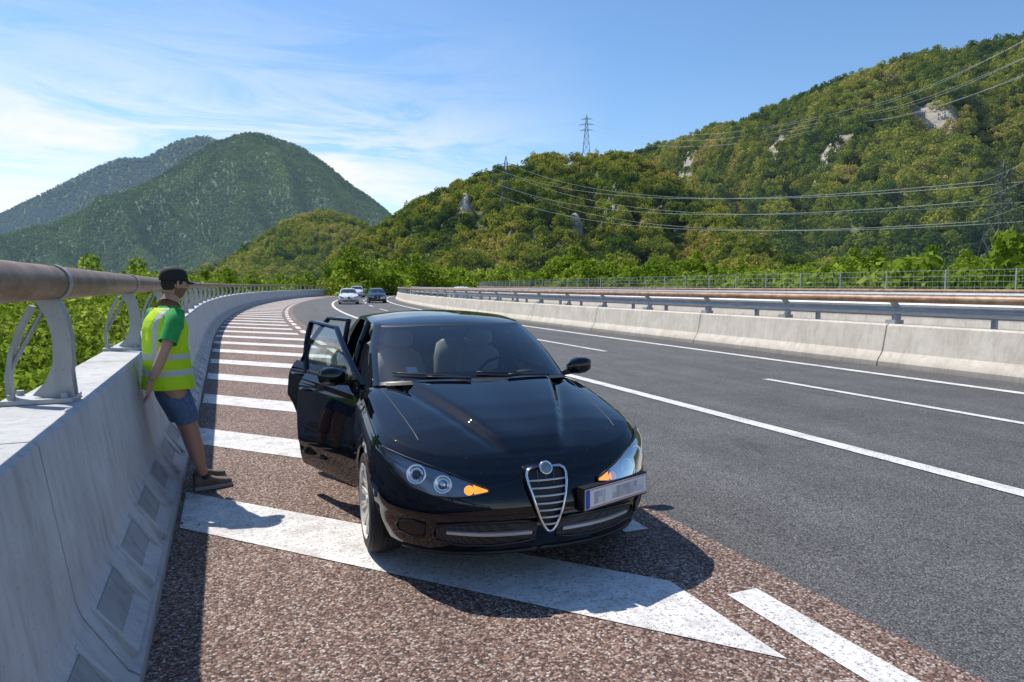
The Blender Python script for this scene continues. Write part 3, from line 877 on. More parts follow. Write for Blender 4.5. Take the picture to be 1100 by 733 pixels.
        fpatch(mb,[(.09,.332),(.3,.336),(.53,.346)],[(.09,.315),(.3,.319),(.53,.332)],.018,9,20,2,.016,sg)
        rim=[(.06,.275),(.15,.262),(.3,.255),(.45,.258),(.58,.285),(.595,.33),(.58,.37),(.45,.390),(.3,.394),(.15,.392),(.06,.385)]
        mb.tube([proj(sg*x,z,.006)[0] for x,z in rim],.009,6,6)
        fpatch(mb,[(.635,.370),(.69,.380),(.75,.365)],[(.635,.30),(.69,.285),(.75,.305)],.003,0,12,5,0,sg)
        rim=[(.635,.30),(.69,.285),(.75,.305),(.76,.335),(.75,.365),(.69,.380),(.635,.370),(.635,.30)]
        mb.tube([proj(sg*x,z,.004)[0] for x,z in rim],.006,6,6)
        fpatch(mb,[(.13,.425),(.4,.430),(.65,.438),(.80,.445)],[(.13,.420),(.4,.425),(.65,.433),(.80,.440)],.0035,0,24,1,0,sg)
        fpatch(mb,[(.11,.606),(.20,.588),(.315,.572)],[(.11,.601),(.20,.583),(.315,.567)],.002,0,12,1,0,sg)
    mb.tube([proj(x,.205,.004)[0] for x in np.linspace(-.72,.72,31)],(.012),6,0)
    for sg in (1,-1):
        pts=[]
        for i in range(30):
            t=i/29; x=sg*(.615+.085*t); y=.40+.92*t
            h=bvh.ray_cast(Vector((x,y,3)),Vector((0,0,-1)))
            if h[0]: pts.append(h[0]+Vector((0,0,.0005)))
        mb.tube(pts,[(.0035,.0015)]*len(pts),5,0)
    mb.obj("lamps_and_trim",[M_black,M_lens,M_chrome,M_orange,M_meshg,M_amber,paint,M_lh,M_proj,M_bars],True,E)
    mb=MB(); SZ=-.045
    zs=[.372,.382,.405,.45,.51,.575,.63,.672,.695,.708]; zs=[z+SZ for z in zs]; hw=[.0,.018,.036,.056,.078,.096,.110,.115,.106,.083]
    yS=lambda z: -.040+ max(0,(z-.50))*.48
    out=[(-h,z) for z,h in zip(zs,hw)]+[(h,z) for z,h in list(zip(zs,hw))[::-1]]
    fr=[Vector((x,yS(z),z)) for x,z in out]; fr.append(fr[0])
    mb.tube(fr,.0080,8,1)
    L=len(fr)-1
    v=[]; 
    for p in fr[:-1]: v+=[p,p+Vector((p.x*.12,.16,0))]
    mb.add(v,[(2*a,2*((a+1)%L),2*((a+1)%L)+1,2*a+1) for a in range(L)],2)
    v=[];n=len(zs)
    for z,h in zip(zs,hw): v+=[(-h,yS(z)+.022,z),(h,yS(z)+.022,z)]
    mb.add(v,[(2*i,2*i+1,2*i+3,2*i+2) for i in range(n-1)],0)
    for i in range(7):
        z=.415+SZ+i*.038; h=float(np.interp(z,zs,hw))-.004; y=yS(z)
        mb.tube([(-h,y+.003,z),(-h*.5,y-.004,z),(0,y-.007,z),(h*.5,y-.004,z),(h,y+.003,z)],[(.005,.0060)]*5,6,4,True,Vector((0,1,0)))
    for h0 in (-.05,0,.05):
        mb.stick((h0*.5,-.02,.38+SZ+ (0 if h0==0 else .06)),(h0,yS(.68+SZ)+.010,.69+SZ),.0022,3)
    bc=Vector((0,yS(.70+SZ)-.006,.703+SZ)); ad=Vector((0,-1,.45))
    mb.lathe([(.038,-.03),(.038,.004),(.035,.008),(.030,.006)],bc,ad,28,1)
    mb.lathe([(.030,.006),(.018,.007),(.0,.008)],bc,ad,28,3)
    mb.obj("shield_grille",[M_black,M_chrome,paint,M_badge,M_bars],True,E)
    PZ=.475
    pE=MB(); a,_=proj(.18,PZ,.03); b_,_=proj(.64,PZ,.012)
    d=(b_-a); d.z=0; d.normalize(); L=.52; nrm=Vector((d.y,-d.x,0)).normalized(); 
    if nrm.y>0: nrm=-nrm
    o=a; h=.112
    def pp(u,w,k): return o+d*u*L+Vector((0,.0,1))*(w*h-.056)+nrm*k
    def prect(u0,u1,w0,w1,k,m,bk=.012):
        q=[pp(u0,w0,k),pp(u1,w0,k),pp(u1,w1,k),pp(u0,w1,k),pp(u0,w0,k-bk),pp(u1,w0,k-bk),pp(u1,w1,k-bk),pp(u0,w1,k-bk)]
        pE.add(q,[(0,1,2,3),(4,7,6,5),(0,4,5,1),(1,5,6,2),(2,6,7,3),(3,7,4,0)],m)
    prect(-.015,1.015,-.09,1.08,.030,0,.05); prect(0,1,0,1,.034,1); prect(.005,.07,.03,.97,.0355,3,.001)
    prect(.08,.99,.04,.075,.0355,4,.001); prect(.08,.99,.925,.96,.0355,4,.001)
    pm=[M_black,M_plate,M_plate_b,M_blue,M_platered]
    if detail:
        random.seed(3)
        pm+=[P("blurred_letter_%d"%i,(c,c,c*1.05),.5) for i,c in enumerate((.56,.40,.66,.48))]
        for i in range(14):
            for j in range(2):
                if i in (3,4) : continue
                u=.14+i*.058; prect(u,u+.058,.2+.3*j,.2+.3*(j+1),.0356+.0001*((i+j)%2),5+random.randint(0,3),.001)
    pE.obj("licence_plate",pm,False,E)
    def mirror(mb,sg,base):
        bx,by,bz=base
        n=14; rings=[(0,.015,.02),(.03,.05,.052),(.09,.062,.066),(.15,.06,.062),(.19,.04,.045),(.205,.008,.01)]
        vs=[]
        for (xx,ry,rz_) in rings:
            for k in range(n):
                t=2*math.pi*k/n; c,s_=math.cos(t),math.sin(t)
                yy=ry*(abs(c)**.7)*(1 if c>0 else -1); yy=min(yy,.03)
                vs.append((bx+sg*xx,by+yy,bz+rz_*(abs(s_)**.8)*(1 if s_>0 else -1)+xx*.06))
        fs=[(i*n+k,i*n+(k+1)%n,(i+1)*n+(k+1)%n,(i+1)*n+k) for i in range(5) for k in range(n)]
        fs+=[tuple(range(n)),tuple(range(5*n,6*n))]
        mb.add(vs,fs,0)
        mb.tube([(bx-sg*.07,by+.01,bz-.06),(bx-sg*.02,by,bz-.045),(bx+sg*.05,by,bz-.03)],[(.03,.02),(.025,.016),(.03,.02)],8,1)
    mb=MB(); mirror(mb,1,(.82,1.60,1.0))
    if not open_doors: mirror(mb,-1,(-.82,1.60,1.0))
    mb.obj("mirrors",[paint,M_black],True,E)
    mb=MB()
    def wsp(x,v):
        w=gh_pars(v)['w']; th=math.asin(min(1,abs(x)/w)**(2.7/2)); p=gh(('f',th),v); p.x=x; return p
    for x0,x1,va,vb in ((-.10,-.60,.03,.14),(.50,-.04,.03,.10)):
        pts=[wsp(x0+(x1-x0)*i/10,va+(vb-va)*i/10)+Vector((0,-.012,.012)) for i in range(11)]
        mb.tube(pts,.006,6,0)
        pts=[wsp(x0+(x1-x0)*i/10,va-.02+(vb-va)*i/10*.7)+Vector((0,-.02,.018)) for i in range(7)]
        mb.tube(pts,.008,6,0)
    pts=[wsp(x,0.0)+Vector((0,-.035,.0)) for x in np.linspace(-.66,.66,21)]
    pts2=[p+Vector((0,.05,.012)) for p in pts]
    vs=[]; 
    for a_,b2 in zip(pts,pts2): vs+=[a_,b2]
    mb.add(vs,[(2*i,2*i+2,2*i+3,2*i+1) for i in range(20)],0)
    mb.obj("wipers",[M_black],True,E)
    mb=MB()
    mb.box((0,2.5,.30),(1.44,2.4,.04),0)
    v=[]
    for i in range(21):
        x=-.70+1.4*i/20; bul=.03*math.exp(-((x+.0-.36)/.2)**2)
        v+=[(x,1.30,.93),(x,1.62,.95+bul),(x,1.78,.92+bul),(x,1.82,.80),(x,1.70,.45),(x,1.35,.3)]
    mb.add(v,[(i*6+k,i*6+k+1,(i+1)*6+k+1,(i+1)*6+k) for i in range(20) for k in range(5)],0)
    for sx in (-.36,.36):
        for sy,dz_ in ((2.15,0),(3.05,.0)):
            mb.tube([(sx,sy-.05,.36),(sx,sy-.05,.44),(sx,sy-.03,.52)],[(.22,.26),(.25,.28),(.22,.25)],16,1)
            mb.tube([(sx,sy+.20,.48),(sx,sy+.26,.70),(sx,sy+.32,.93),(sx,sy+.37,1.06),(sx,sy+.38,1.10)],[(.20,.07),(.23,.08),(.22,.07),(.18,.055),(.12,.03)],16,1)
            mb.tube([(sx,sy+.36,1.10),(sx,sy+.36,1.13),(sx,sy+.37,1.19),(sx,sy+.38,1.24),(sx,sy+.38,1.26)],[(.06,.02),(.12,.045),(.13,.05),(.115,.045),(.06,.02)],14,1)
    c=Vector((.36,1.95,.90)); ax=Vector((0,1,.45)).normalized(); u=Vector((1,0,0)); w=ax.cross(u)
    ring=[c+u*.18*math.cos(t)+w*.18*math.sin(t) for t in np.linspace(0,2*math.pi,33)]
    for i in range(32): mb.stick(ring[i],ring[i+1],.014,3,8)
    for t in (0,math.pi,-math.pi/2): mb.stick(c,c+u*.18*math.cos(t)+w*.18*math.sin(t),.018,3,6)
    mb.lathe([(0,-.02),(.06,-.015),(.07,.02)],c,ax,16,3)
    mb.box((0,1.98,1.26),(.22,.02,.06),3)
    if open_doors:
        sg=-1
        mb.tube([(sg*.80,DOORB,.3),(sg*.80,DOORB,.60),(sg*.765,DOORB+.0,.93),(sg*.69,DOORB+.04,1.17),(sg*.62,DOORB+.06,1.34)],[(.05,.06),(.05,.055),(.04,.05),(.03,.04),(.03,.035)],8,2)
        mb.box((sg*.80,2.3,.27),(.10,1.9,.10),2)
        mb.box((sg*.70,1.33,.62),(.26,.03,.62),2)
    else:
        mb.box((-.6,1.34,.62),(.3,.03,.5),0)
    autosmooth(mb.obj("interior",[M_dark,M_seat,paint,M_black],True,E),50)
    if detail:
        mb=MB(); of=Vector((0,.012,-.006)); p=wsp(-.50,.16)+of; q=wsp(-.43,.16)+of; r_=wsp(-.43,.24)+of; t_=wsp(-.50,.24)+of
        mb.add([p,q,r_,t_],[(0,1,2,3)],0); mb.obj("toll_sticker",M_plate,False,E)
    if open_doors:
        def door(dn,y0,y1,g0,g1,ang,with_mirror):
            D=bpy.data.objects.new(dn,None); link(D,E)
            hinge=Vector((-.845,y0+.01,0)); D.location=hinge; D.rotation_euler=(0,0,R(ang))
            mb=MB(); ny=24; nz=40; th=.055
            outer=[];inner=[]
            for i in range(ny+1):
                y=y0+(y1-y0)*i/ny
                for k in range(nz+1):
                    lv=1.4+(8-1.4)*k/nz; p=shell_side(y,lv)
                    yy=y
                    if y1>3.0 and i>ny*.55 :
                        rr=math.hypot(y-WR,p.z-WC)
                        if rr<WRAD+.05: yy=WR-math.sqrt(max(0,(WRAD+.05)**2-(p.z-WC)**2))
                    outer.append(Vector((-p.x,yy,p.z))-hinge); inner.append(Vector((-p.x+th*(1 if 0<k<nz else .5),yy,p.z))-hinge)
            mb.add(outer,grid_faces(ny+1,nz+1),0); mb.add(inner,grid_faces(ny+1,nz+1,0,True),1)
            per=[(i,0) for i in range(ny+1)]+[(ny,k) for k in range(1,nz+1)]+[(i,nz) for i in range(ny-1,-1,-1)]+[(0,k) for k in range(nz-1,0,-1)]
            v=[]
            for i,k in per: v+=[outer[i*(nz+1)+k],inner[i*(nz+1)+k]]
            L=len(per); mb.add(v,[(2*a,2*((a+1)%L),2*((a+1)%L)+1,2*a+1) for a in range(L)],0)
            def G(gv,v):
                if gv<0: p=gh(('f',math.pi/2*(1+gv)),v)
                else: p=gh(('s',gv),v)
                return Vector((-p.x-.004,p.y,p.z))-hinge
            n=14
            loop=[G(g0,i/n*.93) for i in range(n+1)]+[G(g0+(g1-g0)*i/n,.93) for i in range(1,n+1)]+[G(g1,.93*(1-i/n)) for i in range(1,n+1)]
            mb.tube(loop,[(.024,.017)]*len(loop),8,0)
            v=[]
            for i in range(13):
                for k in range(9): v.append(G(g0+(g1-g0)*i/12,.93*k/8)+Vector((.006,0,0)))
            mb.add(v,grid_faces(13,9),2)
            mb.tube([G(g0+(g1-g0)*i/12,.02) for i in range(13)],[(.012,.02)]*13,6,1)
            ph=shell_side(y1-.14,6.3); hp=Vector((-ph.x-.018,y1-.14,ph.z))-hinge
            mb.tube([hp+Vector((.02,-.09,0)),hp+Vector((-.004,-.06,0)),hp+Vector((-.008,0,0)),hp+Vector((-.004,.05,0)),hp+Vector((.02,.08,0))],[.008,.011,.012,.011,.008],8,0)
            mb.tube([Vector((-shell_side(y,4.0).x-.002,y,shell_side(y,4.0).z))-hinge for y in np.linspace(y0+.02,min(y1-.02,2.9),12)],[(.006,.016)]*12,6,0)
            if with_mirror: mirror(mb,-1,tuple(Vector((-.82,1.60,1.0))-hinge))
            d=mb.obj("door_panel",[paint,M_black,M_glass],True,D); autosmooth(d,40)
            return D
        door("front_door",DOOR0+.01,DOORB-.01,-.10,.40,21,True)
        door("rear_door",DOORB+.01,DOOR1,.43,.76,28,False)
    return E

car=build_car("parked_car",(1.575,3.25,.009),R(-3.5),M_paint,True,True)
proto=None
def traffic(name,s,d,paint,sc=1.0,flip=False):
    global proto
    x,y,a=path(s); p=pt(s,d,0); rz=-a+(math.pi if flip else 0)
    if proto is None:
        e=build_car(name,(p[0],p[1],0),rz,paint,False,False); proto=(e,paint)
    else:
        e=empty(name,(p[0],p[1],0),rz)
        for ch in proto[0].children:
            me=ch.data
            if paint is not proto[1] and proto[1].name in [m.name for m in me.materials]:
                me=me.copy()
                for i,m in enumerate(me.materials):
                    if m.name==proto[1].name: me.materials[i]=paint
            link(bpy.data.objects.new(ch.name,me),e)
    e.scale=(sc,sc,sc); return e
traffic("oncoming_car",62,7.2,M_white); traffic("oncoming_car.001",66,9.9,M_navy); traffic("oncoming_car.002",98,6.8,M_white,1.15); traffic("oncoming_car.003",120,9.6,M_navy,1.1)
traffic("receding_car",70,18.0,M_white,1.1,True)

# ------------------------------------------------------------------ PERSON
PE=empty("man_in_safety_vest",(-.43,5.95,.004),R(-62))
M_skin=P("skin",(.46,.26,.175),.5)
M_hair=P("dark_hair",(.02,.015,.012),.7)
M_cap=P("black_cap",(.015,.015,.018),.8)
def cloth(name,c1,c2,sc=18):
    m,nt,b=new_mat(name); vec=coords(nt); c=ramp(nt,noise_f(nt,vec,sc,6,.7),[(.3,c1),(.7,c2)])
    nt.links.new(c,b.inputs["Base Color"]); b.inputs["Roughness"].default_value=.9
    bump(nt,b,noise_f(nt,vec,14,4,.6),.5,.02); return m
M_green=cloth("green_tshirt",(.02,.26,.06),(.035,.38,.09))
M_jean=cloth("denim",(.05,.10,.19),(.13,.21,.33),40)
M_shoe=cloth("sneaker_fabric",(.10,.09,.08),(.2,.18,.15),30)
M_sole=P("sneaker_sole",(.35,.34,.32),.7)
def vest_mat():
    m,nt,b=new_mat("hi_vis_vest"); tc=N(nt,"ShaderNodeTexCoord"); sp=N(nt,"ShaderNodeSeparateXYZ")
    nt.links.new(tc.outputs["Object"],sp.inputs[0])
    def rng(sock,a,b2):
        x=N(nt,"ShaderNodeMath",operation='GREATER_THAN'); x.inputs[1].default_value=a; nt.links.new(sock,x.inputs[0])
        y=N(nt,"ShaderNodeMath",operation='LESS_THAN'); y.inputs[1].default_value=b2; nt.links.new(sock,y.inputs[0])
        k=N(nt,"ShaderNodeMath",operation='MULTIPLY'); nt.links.new(x.outputs[0],k.inputs[0]); nt.links.new(y.outputs[0],k.inputs[1]); return k.outputs[0]
    a1=rng(sp.outputs[2],.955,1.0); a2=rng(sp.outputs[2],1.08,1.125)
    ab=N(nt,"ShaderNodeMath",operation='ABSOLUTE'); nt.links.new(sp.outputs[0],ab.inputs[0])
    a3=rng(ab.outputs[0],.085,.13); up=rng(sp.outputs[2],1.125,1.6)
    k=N(nt,"ShaderNodeMath",operation='MULTIPLY'); nt.links.new(a3,k.inputs[0]); nt.links.new(up,k.inputs[1])
    s1=N(nt,"ShaderNodeMath",operation='MAXIMUM'); nt.links.new(a1,s1.inputs[0]); nt.links.new(a2,s1.inputs[1])
    s2=N(nt,"ShaderNodeMath",operation='MAXIMUM'); nt.links.new(s1.outputs[0],s2.inputs[0]); nt.links.new(k.outputs[0],s2.inputs[1])
    c=mixc(nt,s2.outputs[0],(.68,.98,.01),(.70,.72,.70))
    nt.links.new(c,b.inputs["Base Color"]); b.inputs["Roughness"].default_value=.6
    bump(nt,b,noise_f(nt,coords(nt,(1,1,.6)),9,4,.6),.7,.03)
    tr=N(nt,"ShaderNodeBsdfTranslucent"); nt.links.new(c,tr.inputs[0])
    ms=N(nt,"ShaderNodeMixShader"); ms.inputs[0].default_value=.25
    nt.links.new(b.outputs[0],ms.inputs[1]); nt.links.new(tr.outputs[0],ms.inputs[2]); nt.links.new(ms.outputs[0],nt.nodes["Material Output"].inputs[0])
    return m
M_vest=vest_mat()
def skin_fig(name,V,E_,Rd,mat,root,parent,sub=2):
    me=bpy.data.meshes.new(name); me.from_pydata(V,E_,[]); me.materials.append(mat)
    o=link(bpy.data.objects.new(name,me),parent)
    md=o.modifiers.new("skin",'SKIN'); md.use_smooth_shade=True
    if not me.skin_vertices: me.skin_vertices.new()
    for i,r in enumerate(Rd):
        sv=me.skin_vertices[0].data[i]; sv.radius=(r if isinstance(r,tuple) else (r,r)); sv.use_root=(i==root)
    s=o.modifiers.new("sub",'SUBSURF'); s.levels=sub; s.render_levels=sub
    return o
J=dict(pel=(0,0,.93),sp1=(0,-.010,1.06),sp2=(0,-.012,1.22),ch=(0,-.0,1.36),nb=(0,.02,1.46),nk=(0,.045,1.53),hd=(0,.06,1.60))
V=[];Ed=[];Rr=[]
def addv(p,r,prev=None):
    V.append(p); Rr.append(r); 
    if prev is not None: Ed.append((prev,len(V)-1))
    return len(V)-1
pel=addv(J['pel'],(.14,.11)); a=addv(J['sp1'],(.135,.10),pel); b=addv(J['sp2'],(.145,.105),a); ch=addv(J['ch'],(.15,.11),b)
nb=addv(J['nb'],(.075,.07),ch); nk=addv(J['nk'],(.055,.058),nb); addv(J['hd'],(.06,.065),nk)
legs={1:[(.095,0,.86),(.10,.065,.68),(.10,.125,.50),(.10,.145,.40),(.098,.18,.22),(.095,.22,.09)],
     -1:[(-.095,0,.86),(-.10,.09,.68),(-.10,.17,.50),(-.10,.20,.40),(-.10,.25,.22),(-.10,.30,.09)]}
for sg in (1,-1):
    pr=pel
    for p,r in zip(legs[sg],[.092,.080,.058,.064,.046,.036]): pr=addv(p,r,pr)
arms={1:[(.165,.0,1.425),(.205,-.03,1.35),(.235,-.095,1.22),(.245,-.13,1.15),(.235,-.18,1.03),(.22,-.225,.94)],
     -1:[(-.165,.0,1.425),(-.205,-.0,1.33),(-.225,.01,1.2),(-.23,.02,1.14),(-.21,.10,1.05),(-.17,.16,.97)]}
for sg in (1,-1):
    pr=ch
    for p,r in zip(arms[sg],[.058,.050,.044,.040,.040,.027]): pr=addv(p,r,pr)
skin_fig("body",V,Ed,Rr,M_skin,pel,PE)
def hand(nm,wr,dirn,pn,side):
    wr=Vector(wr); d=Vector(dirn).normalized(); n=Vector(pn).normalized(); n=(n-d*n.dot(d)).normalized(); s=d.cross(n)*side
    V=[];E_=[];Rd=[]
    def av(p,r,pr=None):
        V.append(tuple(p)); Rd.append(r)
        if pr is not None: E_.append((pr,len(V)-1))
        return len(V)-1
    w0=av(wr-d*.01,(.026,.02)); pm=av(wr+d*.045,(.038,.015),w0)
    for k,(o,l) in enumerate(((-.030,.066),(-.010,.076),(.010,.070),(.029,.054))):
        kn=av(wr+d*.088+s*o,.0105,pm)
        m1=av(wr+d*(.088+l*.5)+s*o*1.1+n*.006,.0092,kn); m2=av(wr+d*(.088+l*.8)+s*o*1.1+n*.018,.0085,m1); av(wr+d*(.088+l*.97)+s*o*1.1+n*.03,.0075,m2)
    t1=av(wr+d*.03-s*.038+n*.008,.0125,w0); t2=av(wr+d*.062-s*.055+n*.018,.0105,t1); av(wr+d*.088-s*.058+n*.024,.009,t2)
    skin_fig(nm,V,E_,Rd,M_skin,0,PE,2)
hand("right_hand",(.22,-.225,.94),(-.05,-.12,-1),(-.3,-1,0),1)
hand("left_hand",(-.17,.16,.97),(.3,.5,-.8),(.3,-.6,-.4),-1)
def torso(name,rings,mat,n=40,wr=.006,seed=0):
    vs=[]
    for (z,cy,hw_,hd_) in rings:
        for k in range(n):
            t=2*math.pi*k/n; c,s_=math.cos(t),math.sin(t)
            x=hw_*abs(c)**.85*(1 if c>0 else -1); y=cy+hd_*abs(s_)**.9*(1 if s_>0 else -1)
            q=noise.noise(Vector((x*9,y*9,z*7+seed)))*wr*2
            vs.append((x*(1+q*4),y*(1+q*4)+q,z))
    fs=[(i*n+k,i*n+(k+1)%n,(i+1)*n+(k+1)%n,(i+1)*n+k) for i in range(len(rings)-1) for k in range(n)]
    o=mobj(name,vs,fs,mat,True,PE); s=o.modifiers.new("sub",'SUBSURF'); s.levels=1; s.render_levels=2
    sd=o.modifiers.new("th",'SOLIDIFY'); sd.thickness=.004
    return o
def dens(r,m):
    out=[]
    for i in range(len(r)-1):
        for k in range(m):
            t=k/m; out.append(tuple(a+(b-a)*t for a,b in zip(r[i],r[i+1])))
    return out+[r[-1]]
shirt=[(.93,-.0,.172,.135),(1.06,-.008,.168,.125),(1.2,-.012,.178,.128),(1.33,-.004,.188,.128),(1.41,.005,.178,.115),(1.455,.015,.12,.088),(1.49,.03,.068,.068)]
torso("tshirt",dens(shirt,3),M_green)
vest=[(.85,.0,.205,.180),(.95,-.002,.198,.166),(1.06,-.009,.190,.150),(1.2,-.013,.195,.148),(1.32,-.005,.194,.144),(1.39,.003,.178,.130),(1.435,.010,.147,.110),(1.475,.022,.094,.086)]
torso("safety_vest",dens(vest,3),M_vest,44,.013,3)
mb=MB()
for sg in (1,-1):
    a=arms[sg]; pts=[Vector(a[0])-Vector((sg*.05,0,.0)),a[0],a[1],Vector(a[1]).lerp(Vector(a[2]),.75),Vector(a[1]).lerp(Vector(a[2]),1.0)]
    mb.tube(pts,[.062,.070,.066,.064,.066],16,0,False)
mb.obj("tshirt_sleeves",M_green,True,PE)
V=[];Ed=[];Rr=[]
p0=addv((0,0,.95),(.165,.135)); 
pm_=addv((0,0,.90),(.165,.14),p0)
for sg in (1,-1):
    L=legs[sg]; pr=pm_
    pr=addv((L[0][0]*1.0,L[0][1]+.01,.84),.108,pr)
    pr=addv(L[1],.098,pr); q=Vector(L[1]).lerp(Vector(L[2]),.5); pr=addv(tuple(q),.094,pr); q=Vector(L[1]).lerp(Vector(L[2]),.62); pr=addv(tuple(q),.092,pr)
skin_fig("denim_shorts",V,Ed,Rr,M_jean,0,PE)
def shoe(nm,ank,yaw):
    mb=MB(); ax,ay,_=ank
    secs=[(-.085,.030,.07,.0),(-.07,.038,.095,.0),(-.02,.040,.105,0),(.03,.042,.085,0),(.09,.049,.062,0),(.14,.050,.05,0),(.18,.042,.04,0),(.2,.018,.025,.006)]
    n=16;vs=[]
    for (yy,w,h,z0) in secs:
        for k in range(n):
            t=2*math.pi*k/n; c,s_=math.cos(t),math.sin(t)
            x=w*abs(c)**.7*(1 if c>0 else -1); z=.02+z0+(h/2)*(1+abs(s_)**.8*(1 if s_>0 else -1))
            vs.append((x,yy,z))
    mb.add(vs,[(i*n+k,i*n+(k+1)%n,(i+1)*n+(k+1)%n,(i+1)*n+k) for i in range(len(secs)-1) for k in range(n)]+[tuple(range(n)),tuple(range(7*n,8*n))],0)
    out=[(.036*1,-.088),(.044,-.05),(.043,.03),(.052,.1),(.052,.15),(.04,.195),(.0,.212),(-.04,.195),(-.05,.15),(-.046,.1),(-.042,.03),(-.044,-.05),(-.036,-.088)]
    m=len(out); mb.add([(x,y,.0) for x,y in out]+[(x,y,.028) for x,y in out],[tuple(range(m))[::-1],tuple(range(m,2*m))]+[(i,(i+1)%m,m+(i+1)%m,m+i) for i in range(m)],1)
    o=mb.obj(nm,[M_shoe,M_sole],True,PE); o.location=(ax,ay+.005,.004); o.rotation_euler=(0,0,R(yaw)); autosmooth(o,50)
    sk=MB(); sk.tube([(ax,ay-.002,.09),(ax,ay-.01,.125)],[.043,.042],12,0,False); sk.obj("sock",M_black,True,PE)
shoe("right_shoe",legs[1][-1],-12); shoe("left_shoe",legs[-1][-1],10)
HE=bpy.data.objects.new("head",None); link(HE,PE); HE.location=(0,.075,1.655); HE.rotation_euler=(R(-4),0,R(2))
nu,nv=40,30; vs=[]
for i in range(nv+1):
    ph=math.pi*i/nv
    for k in range(nu):
        th=2*math.pi*k/nu
        x=math.sin(ph)*math.cos(th); y=math.sin(ph)*math.sin(th); z=math.cos(ph)
        X,Y,Z_=x*.077,y*.097,z*.118
        if Z_<0:
            t=-Z_/.118; X*=1-.28*t**1.3; Y*=1-.10*t; 
            if Y>0: Y+=.012*t
            else: Y*=1-.28*t
        if y>0:
            fx=math.exp(-(X/.011)**2)
            Y+=.024*fx*math.exp(-((Z_+.018)/.018)**2)+.010*math.exp(-(X/.009)**2)*math.exp(-((Z_-.004)/.02)**2)
            Y+=.006*math.exp(-((Z_-.03)/.012)**2)
            for sx in (-1,1): Y-=.010*math.exp(-((X-sx*.031)/.014)**2-((Z_-.010)/.011)**2)
            Y+=.006*math.exp(-(X/.022)**2)*(math.exp(-((Z_+.052)/.005)**2)+math.exp(-((Z_+.064)/.005)**2))
            Y+=.010*math.exp(-(X/.02)**2-((Z_+.095)/.015)**2)
        vs.append((X,Y,Z_))
fs=[(i*nu+k,(i+1)*nu+k,(i+1)*nu+(k+1)%nu,i*nu+(k+1)%nu) for i in range(nv) for k in range(nu)]
fm=[]
for f in fs:
    c=sum((Vector(vs[i]) for i in f),Vector())/4
    beard = c.y>-.02 and c.z<-.03 and not(abs(c.x)<.02 and c.z>-.066 and c.z<-.045)
    hair = (c.z>.0 and c.y<.035) or (c.y<-.03 and c.z>-.045) 
    fm.append(1 if hair else (2 if beard else 0))
mobj("face",vs,fs,[M_skin,M_hair,P("stubble",(.20,.115,.08),.8)],True,HE,fm)
mb=MB()
for sg in (1,-1):
    mb.lathe([(.012,0),(.009,.004),(0,.006)],(sg*.031,.080,.010),(0,1,0),12,1)
    mb.lathe([(.005,.0055),(.003,.0068),(0,.007)],(sg*.031,.080,.010),(0,1,0),10,2)
    mb.tube([(sg*.018,.097,.032),(sg*.032,.096,.036),(sg*.046,.086,.031)],.004,6,2)
    mb.tube([(sg*.072,.002,.024),(sg*.084,-.008,.022),(sg*.088,-.014,.0),(sg*.082,-.006,-.022),(sg*.073,.004,-.030)],[.006,.009,.009,.009,.006],8,0)
mb.obj("eyes_ears",[M_skin,P("eye_white",(.7,.7,.68),.3),M_hair],True,HE)
mb=MB(); vs=[]
n=28
prof=[(1.06,.022),(1.08,.045),(1.05,.075),(.92,.105),(.68,.124),(.35,.134),(.0,.137)]
for s_,z in prof:
    for k in range(n):
        t=2*math.pi*k/n; vs.append((.078*s_*math.cos(t),-.004+.100*s_*math.sin(t),z+.004))
mb.add(vs,[(i*n+k,i*n+(k+1)%n,(i+1)*n+(k+1)%n,(i+1)*n+k) for i in range(6) for k in range(n)],0)
vs=[]
for i in range(9):
    x=-.066+.132*i/8; e=(1-(x/.07)**2)**.5
    for j in range(5): t=j/4; vs.append((x,.055+.035*e+t*.075*e,.034-.012*t-.02*(x/.07)**2*t))
mb.add(vs,grid_faces(9,5),0)
o=mb.obj("cap",[M_cap],True,HE); sd=o.modifiers.new("th",'SOLIDIFY'); sd.thickness=.004

# ------------------------------------------------------------------ distant sign
mb=MB()
c=pt(190,27.5)
mb.stick((c[0],c[1],GZ),(c[0],c[1],5),.15); mb.lathe([(0,.1),(1.7,.1),(1.9,0),(1.9,-.05),(0,-.1)],(c[0],c[1],4.4),(-.3,-1,0),28,1)
mb.obj("traffic_sign",[M_galv,P("sign_back",(.09,.08,.08),.6)])

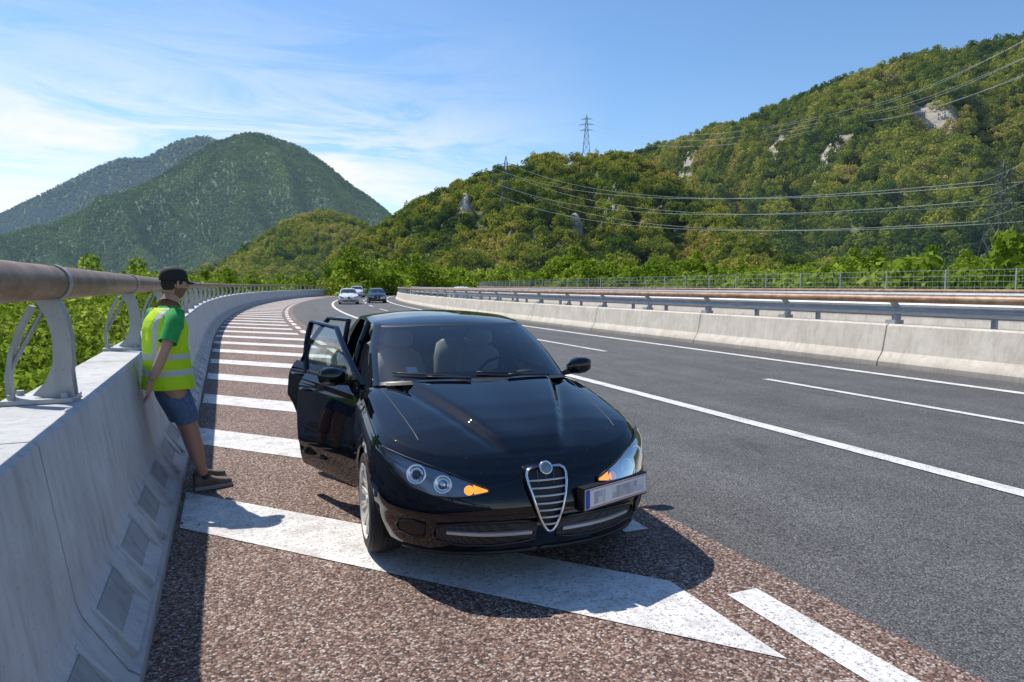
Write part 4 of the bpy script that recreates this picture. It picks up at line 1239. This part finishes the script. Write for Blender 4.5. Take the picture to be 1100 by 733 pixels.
# ------------------------------------------------------------------ world, sun, camera
sunv=Vector((-.34,.62,1.0)).normalized()
el=math.asin(sunv.z); az=math.atan2(sunv.x,sunv.y)
w=bpy.data.worlds.new("World"); scene.world=w; w.use_nodes=True; nt=w.node_tree
bg=nt.nodes["Background"]; sky=N(nt,"ShaderNodeTexSky",sky_type='NISHITA',sun_disc=False)
sky.sun_elevation=el; sky.sun_rotation=az; sky.altitude=400; sky.air_density=1.0; sky.dust_density=.35; sky.ozone_density=2.2
tc=N(nt,"ShaderNodeTexCoord"); mp=N(nt,"ShaderNodeMapping"); mp.inputs["Scale"].default_value=(1.5,1.5,8.0); mp.inputs["Rotation"].default_value=(0,.28,0)
nt.links.new(tc.outputs["Generated"],mp.inputs[0])
n1=N(nt,"ShaderNodeTexNoise"); n1.inputs["Scale"].default_value=2.1; n1.inputs["Detail"].default_value=12; n1.inputs["Roughness"].default_value=.64; n1.inputs["Distortion"].default_value=.8
nt.links.new(mp.outputs[0],n1.inputs["Vector"])
c1=ramp(nt,n1.outputs["Fac"],[(.40,g(0)),(.50,g(.6)),(.60,g(1))])
sp=N(nt,"ShaderNodeSeparateXYZ"); nt.links.new(tc.outputs["Generated"],sp.inputs[0])
zr=ramp(nt,sp.outputs[2],[(.0,g(1)),(.18,g(1)),(.25,g(.35)),(.38,g(.0))])
xr=N(nt,"ShaderNodeMapRange"); xr.inputs[1].default_value=.50; xr.inputs[2].default_value=.15; nt.links.new(sp.outputs[0],xr.inputs[0])
m1=mixc(nt,1.0,c1,zr,'MULTIPLY'); m2=mixc(nt,1.0,m1,xr.outputs[0],'MULTIPLY')
hs=N(nt,"ShaderNodeHueSaturation"); hs.inputs["Saturation"].default_value=1.15; hs.inputs["Value"].default_value=1.08; nt.links.new(sky.outputs[0],hs.inputs["Color"])
col=mixc(nt,m2,hs.outputs[0],(6.6,6.7,6.9))
nt.links.new(col,bg.inputs[0]); bg.inputs[1].default_value=.15
sl=bpy.data.lights.new("sun",'SUN'); sl.energy=5.0; sl.angle=R(.53); sl.color=(1,.95,.86)
so=link(bpy.data.objects.new("sun",sl)); so.rotation_euler=sunv.to_track_quat('Z','Y').to_euler(); so.location=(0,0,50)
cam=bpy.data.cameras.new("camera"); cam.lens=24; cam.sensor_width=36; cam.clip_end=20000; cam.clip_start=.05
co=link(bpy.data.objects.new("camera",cam)); co.location=(0,0,1.65); co.rotation_euler=(R(90-4.64),0,R(-22.8))
scene.camera=co
scene.view_settings.view_transform='Standard'; scene.view_settings.look='None'; scene.view_settings.exposure=0
